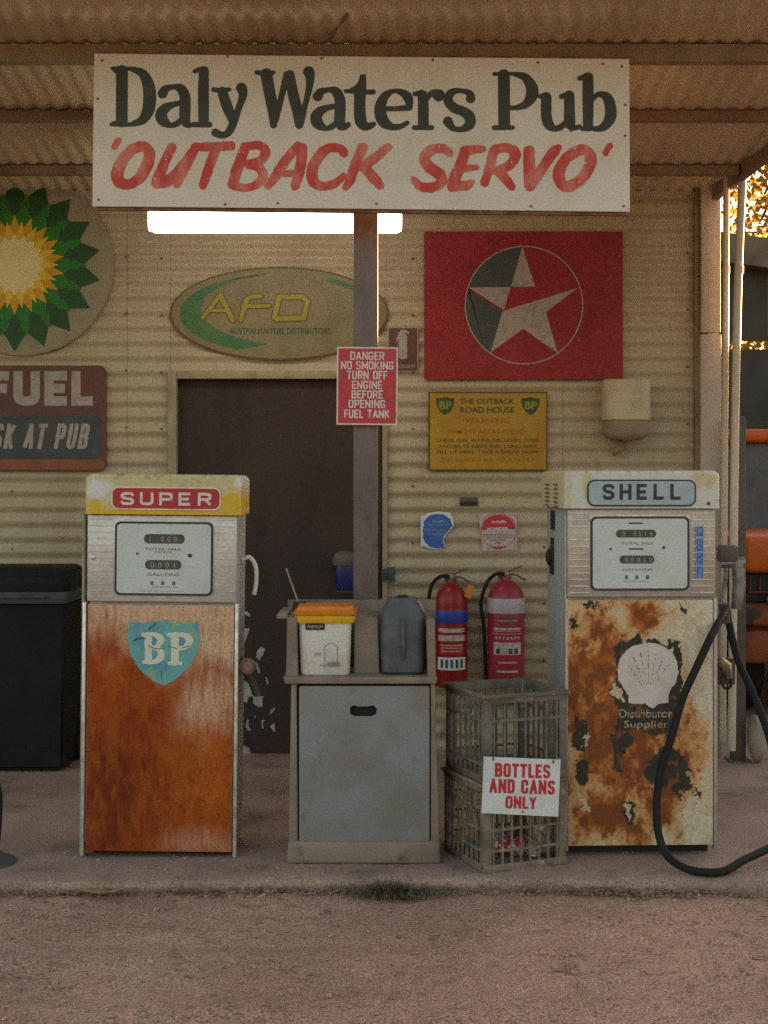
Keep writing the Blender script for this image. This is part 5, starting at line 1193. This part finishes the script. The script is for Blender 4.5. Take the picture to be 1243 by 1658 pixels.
# ---------------------------------------------------------------- wheelie bin
Yb = 7.05; kb_ = Yb / F
wbn = empty('wheelie_bin', ((21 - CX) * kb_, Yb, 0), 'black wheelie bin with closed lid against the wall at left', 'bin')
hzb = lambda py: H - (py - HY) * kb_
bm = BM(); g = bmesh.ops.create_cube(bm, size=1.0)
for v in g['verts']:
    t = v.co.z + .5; hw_ = (82 + 9 * t) * kb_; v.co = Vector((v.co.x * 2 * hw_, (v.co.y + .5) * (.36 + .06 * t) - .06 * t + .0, .01 + t * (hzb(972) - .01)))
bmesh.ops.bevel(bm, geom=bm.edges[:], offset=.018, segments=3, affect='EDGES'); obj('bin_body', bm, M['bin'], wbn, True)
bm = BM(); bx(bm, -94 * kb_, 94 * kb_, -.085, .36, hzb(972) - .012, hzb(955), .008); obj('bin_rim', bm, M['bluegrey'], wbn, True)
bm = BM(); ringloft(bm, [(96 * kb_, .235, .04, 0), (97 * kb_, .24, .045, .03), (94 * kb_, .23, .05, .034), (94 * kb_, .23, .05, .07), (90 * kb_, .21, .05, .076), (90 * kb_, .21, .05, .10), (84 * kb_, .19, .05, .112)])
bmesh.ops.translate(bm, vec=(0, .14, hzb(955) + .001), verts=bm.verts[:]); obj('bin_lid', bm, M['bin'], wbn, True)
bm = BM(); tube(bm, [(-.2, .38, hzb(925)), (.2, .38, hzb(925))], .014, 10); bx(bm, -94 * kb_, 60 * kb_, -.10, -.088, hzb(966), hzb(962), .002); obj('bin_handle', bm, M['bluegrey'], wbn, True)
bm = BM()
for x in (-60, -20, 20, 60): bx(bm, (x - 1.6) * kb_, (x + 1.6) * kb_, -.012, .03, .12, hzb(985), .003)
bx(bm, -62 * kb_, 62 * kb_, -.0, .02, .14, .17, .003); obj('moulded_rib', bm, M['bin'], wbn, True)
for s in (-1, 1):
    bm = BM(); lathe(bm, [(.04, -.02), (.10, -.018), (.10, .018), (.04, .02)], 24); bmesh.ops.transform(bm, matrix=Matrix.Translation((s * .25, .36, .10)) @ Matrix.Rotation(R(90), 4, 'Y'), verts=bm.verts[:]); obj('wheel', bm, M['rubber'], wbn, True)

# stub at left edge
sb = empty('cut_post_base', W(2, 1392, 5.40), 'dark rusty bolted post base at the left edge', 'post base')
sb.location.z = 0
bm = BM(); lathe(bm, [(.11, 0), (.105, .010), (.07, .022), (.05, .04), (.036, .05), (.03, .06)], 24, (-.05, 0, 0)); obj('flange', bm, M['brownsteel'], sb, True)
bm = BM(); tube(bm, smooth_path([(-.02, 0, .06), (-.01, 0, .18), (-.012, 0, .28), (-.05, 0, .40), (-.10, 0, .62)], 5), .014, 10); obj('hose_tail', bm, M['rubber'], sb, True)

# ---------------------------------------------------------------- right side: pipes, post, vehicle, shed, tree
def pipe(x0, y0, x1, y1, x2, y2, Yq, r, lab, bands):
    b = W(x2, y2, Yq); root = empty('conduit_pipe', b, lab, 'pipe', 'pale conduit pipes')
    bm = BM(); tube(bm, smooth_path([tuple(W(x2, y2, Yq) - b), tuple(W(x1, y1, Yq) - b), tuple(W(x0, y0, Yq) - b)], 6), r, 14); obj('pipe', bm, M['pvc'], root, True)
    for q_ in bands:
        c = W(q_[0], q_[1], Yq) - b; bm = BM(); tube(bm, [c - Vector((0, 0, .018)), c + Vector((0, 0, .018))], r + .003, 14); obj('coupling', bm, M['pvc'], root, True)
pipe(1176, 230, 1174, 620, 1170, 1200, 7.25, .0165, 'straight pale conduit pipe, left of the two beside the wall', [(1175, 437)])
pipe(1204, 230, 1192, 560, 1184, 1215, 7.15, .021, 'leaning pale conduit pipe, right of the two beside the wall', [(1196, 437)])
bp_ = W(1198, 1235, 7.3); b2 = empty('brown_post', (bp_.x, 7.35, 0), 'dark brown steel post behind the two pale pipes', 'post')
bm = BM(); bx(bm, -.035, .035, -.035, .035, 0, 1.82, .005); obj('shaft', bm, M['brownsteel'], b2, True)
bm = BM(); bx(bm, -.06, .06, -.06, .06, 0, .01); obj('foot_plate', bm, M['brownsteel'], b2)

# orange vehicle, nose on
Yt = 8.5; kt = Yt / F; tx = (1201 - CX) * kt
tk = empty('orange_truck', (tx + .85, Yt, 0), 'orange four-wheel drive parked nose-on at the right edge', 'truck')
tz = lambda py: H - (py - HY) * kt; w2 = .85
def tb_(name, x0, x1, y0, y1, z0, z1, m, b=.03): return obj(name, bx(BM(), x0, x1, y0, y1, z0, z1, b, 3), M[m], tk, True)
tb_('body', -w2, w2, .10, 1.3, .42, tz(880), 'truckred', .05)
tb_('bonnet', -w2 + .02, w2 - .02, .0, 1.3, tz(928), tz(868), 'truck', .035)
tb_('cab', -w2 + .03, w2 - .03, 1.3, 3.2, .42, tz(868) - .01, 'truck', .04)
tb_('grille_recess', -w2 + .04, w2 - .04, .06, .099, tz(975), tz(931), 'dark', .004)
bm = BM(); bx(bm, -w2 + .05, w2 - .05, .046, .058, tz(961), tz(958))
for i in range(26): bx(bm, -w2 + .06 + i * .06, -w2 + .068 + i * .06, .045, .059, tz(958) - .001, tz(933))
obj('grille', bm, M['truckred'], tk)
tb_('bumper', -w2 - .01, w2 + .01, -.03, .06, .36, .56, 'truckred', .02)
tb_('wing', -w2 + .01, w2 - .01, .02, .098, .58, tz(978), 'truckred', .02)
# pillars, roof and glass
kz = (Yt + 1.6) / F; rz = H - (695 - HY) * kz
tb_('roof', -w2 + .04, w2 - .04, 1.55, 3.2, rz - .10, rz, 'truck', .035)
bm = BM()
for s in (-1, 1): tube(bm, [(s * (w2 - .06), 1.32, tz(868) - .03), (s * (w2 - .10), 1.62, rz - .05)], .03, 8); tube(bm, [(s * (w2 - .06), 3.1, tz(868) - .03), (s * (w2 - .10), 3.1, rz - .05)], .03, 8)
obj('pillars', bm, M['dark'], tk, True)
bm = BM(); a = [(-w2 + .08, 1.34, tz(868) - .02), (w2 - .08, 1.34, tz(868) - .02), (w2 - .11, 1.61, rz - .08), (-w2 + .11, 1.61, rz - .08)]
vs = [bm.verts.new(p) for p in a] + [bm.verts.new((p[0], p[1] + .01, p[2])) for p in a]
for q_ in ((0, 1, 2, 3), (7, 6, 5, 4), (0, 4, 5, 1), (1, 5, 6, 2), (2, 6, 7, 3), (3, 7, 4, 0)): bm.faces.new([vs[i] for i in q_])
obj('windscreen', bm, M['glass'], tk)
for s in (-1, 1):
    hl = None
    bm = BM(); lathe(bm, [(.085, 0), (.085, .03), (.06, .045), (.02, .05)], 24); bmesh.ops.transform(bm, matrix=Matrix.Translation((s * .6, .04, .74)) @ Matrix.Rotation(R(90), 4, 'X'), verts=bm.verts[:]); obj('headlight', bm, M['dial'], tk, True)
    for yy in (.55, 2.7):
        bm = BM(); lathe(bm, [(.2, -.1), (.35, -.095), (.36, -.06), (.36, .06), (.35, .095), (.2, .1)], 28); bmesh.ops.transform(bm, matrix=Matrix.Translation((s * (w2 - .1), yy, .36)) @ Matrix.Rotation(R(90), 4, 'Y'), verts=bm.verts[:]); wh = obj('wheel', bm, M['rubber'], tk, True)
# sack
sk = W(1226, 1237, 7.28); bm = BM(); g = bmesh.ops.create_icosphere(bm, subdivisions=3, radius=1.0)
for v in g['verts']:
    n = v.co.normalized(); f_ = 1 + .18 * (float(vnoise(n.x * 3 + 5, n.z * 3 + n.y * 2, 4)) - .5); v.co = Vector((n.x * .055 * f_, n.y * .06 * f_, (n.z * .5 + .5) ** .9 * .26 * f_))
sko = obj('rubble_sack', bm, M['sack'], None, True); sko.location = (sk.x, 7.28, 0); tag(sko, 'small pale lumpy sack on the ground in front of the orange truck', 'sack')

# shed behind
Yh = 15.0; kh = Yh / F; sx0 = (1130 - CX) * kh
zh = lambda py: H - (py - HY) * kh
sd = empty('dark_shed', (sx0, Yh, 0), 'dark open shed with brown roof edge behind the orange truck', 'shed')
def sb_(name, x0, x1, y0, y1, z0, z1, m, b=0): return obj(name, bx(BM(), x0, x1, y0, y1, z0, z1, b), M[m], sd)
bm = BM(); pr_ = [(0, zh(378)), (7, zh(378) - .95), (7, zh(378) - 1.25), (0, zh(425))]
prism(bm, pr_[::-1], -.25, -.01); 
for v in bm.verts: v.co = Vector((v.co.x, v.co.z, v.co.y))
bmesh.ops.recalc_face_normals(bm, faces=bm.faces[:]); obj('roof_edge', bm, M['shedroof'], sd)
sb_('upper_wall', 0.02, 6.98, 0, .08, zh(551), zh(378) - 1.0, 'shedwall'); 
bm = BM(); prism(bm, [(0.02, zh(378) - 1.0 + .001), (6.9, zh(378) - 1.0 + .001), (0.02, zh(385))], 0, .08)
for v in bm.verts: v.co = Vector((v.co.x, v.co.z, v.co.y))
bmesh.ops.recalc_face_normals(bm, faces=bm.faces[:]); obj('gable_wall', bm, M['shedwall'], sd)
sb_('lower_wall', 0.0, 7.0, .01, .09, 0, zh(566), 'shedwall')
for x in (0.1, 2.4, 4.7, 6.9): sb_('shed_post', x - .04, x + .04, -.07, -.005, 0, zh(551) + .02, 'shedroof')
for i in range(23): sb_('corrugation', .15 + i * .3, .17 + i * .3, -.004, -.001, zh(551) + .02, zh(440), 'shedroof') if i < 14 else None

fn_ = empty('sun_blocker', (9.0, 17, 0), 'added unseen corrugated iron fence on the right beyond the yard', 'blocker')  # unseen corrugated sheets added to keep low sun off the ground
bm = BM(); n = 240
for i in range(n):
    y0 = -12 + i * .1; a = [bm.verts.new((.012 * ((i + k) % 2), y0 + k * .1, z)) for k in (0, 1) for z in (0, 2.55)]
    bm.faces.new((a[0], a[1], a[3], a[2]))
obj('sheeting', bm, M['shedroof'], fn_)
for i in range(9): obj('blocker_post', bx(BM(), .02, .08, -12 + i * 3, -11.94 + i * 3, 0, 2.5), M['brownsteel'], fn_)

def tree(name, base, hgt, crown, nleaf, lab, seed, drop=0.3, ls=.09):
    rd = random.Random(seed); root = empty(name, base, lab, 'tree', 'trees beyond the shed')
    bm = BM(); pts = [(0, 0, 0), (.1, .05, hgt * .3), (-.05, .1, hgt * .6), (.1, 0, hgt * .85)]; tube(bm, smooth_path(pts, 5), [.28 - .2 * i / 15 for i in range(16)], 10)
    tips = []
    for i in range(16):
        t = rd.uniform(.35, .95); a = rd.uniform(0, 6.28); rr = rd.uniform(.55, 1.0)
        s0 = Vector((0, 0, hgt * t * .85)); e = Vector((math.cos(a) * crown[0] * rr, math.sin(a) * crown[0] * rr, crown[1] + crown[2] * rd.uniform(-.8, .8)))
        m_ = s0.lerp(e, .5) + Vector((0, 0, .4)); pth = smooth_path([tuple(s0), tuple(m_), tuple(e)], 6); tube(bm, pth, [.09 - .075 * k_ / (len(pth) - 1) for k_ in range(len(pth))], 6)
        tips += [Vector(p) for p in pth[4:]]
    obj('trunk', bm, M['bark'], root, True)
    bm = BM()
    cl = [p + Vector((rd.gauss(0, .35), rd.gauss(0, .35), rd.gauss(0, .3))) for p in tips for _ in range(4)]
    for i in range(nleaf):
        c = rd.choice(cl) + Vector((rd.gauss(0, .22), rd.gauss(0, .22), rd.gauss(-drop, .28)))
        d = Vector((rd.gauss(0, 1), rd.gauss(0, 1), rd.gauss(-.8, .8))).normalized(); s = d.cross(Vector((rd.random(), rd.random(), rd.random()))).normalized(); l = ls * rd.uniform(.6, 1.4)
        bm.faces.new([bm.verts.new(c), bm.verts.new(c + d * l * .5 + s * l * .28), bm.verts.new(c + d * l), bm.verts.new(c + d * l * .5 - s * l * .28)])
    obj('crown', bm, M['leaf'], root)
tree('gum_tree', (6.2, 20, 0), 7.6, (2.0, 6.2, 1.5), 3000, 'backlit leafy tree hanging over the shed at right', 5, ls=.13)
tree('gum_tree', (10.5, 32, 0), 8.0, (3.6, 5.6, 2.2), 7000, 'far bushy tree glimpsed beneath the shed roof', 8, ls=.14)
tree('gum_tree', (7.6, 27, 0), 5.0, (2.6, 4.0, 1.1), 9000, 'low bushy tree behind the shed gap', 9, ls=.12)
print('objects', len(COL.objects))
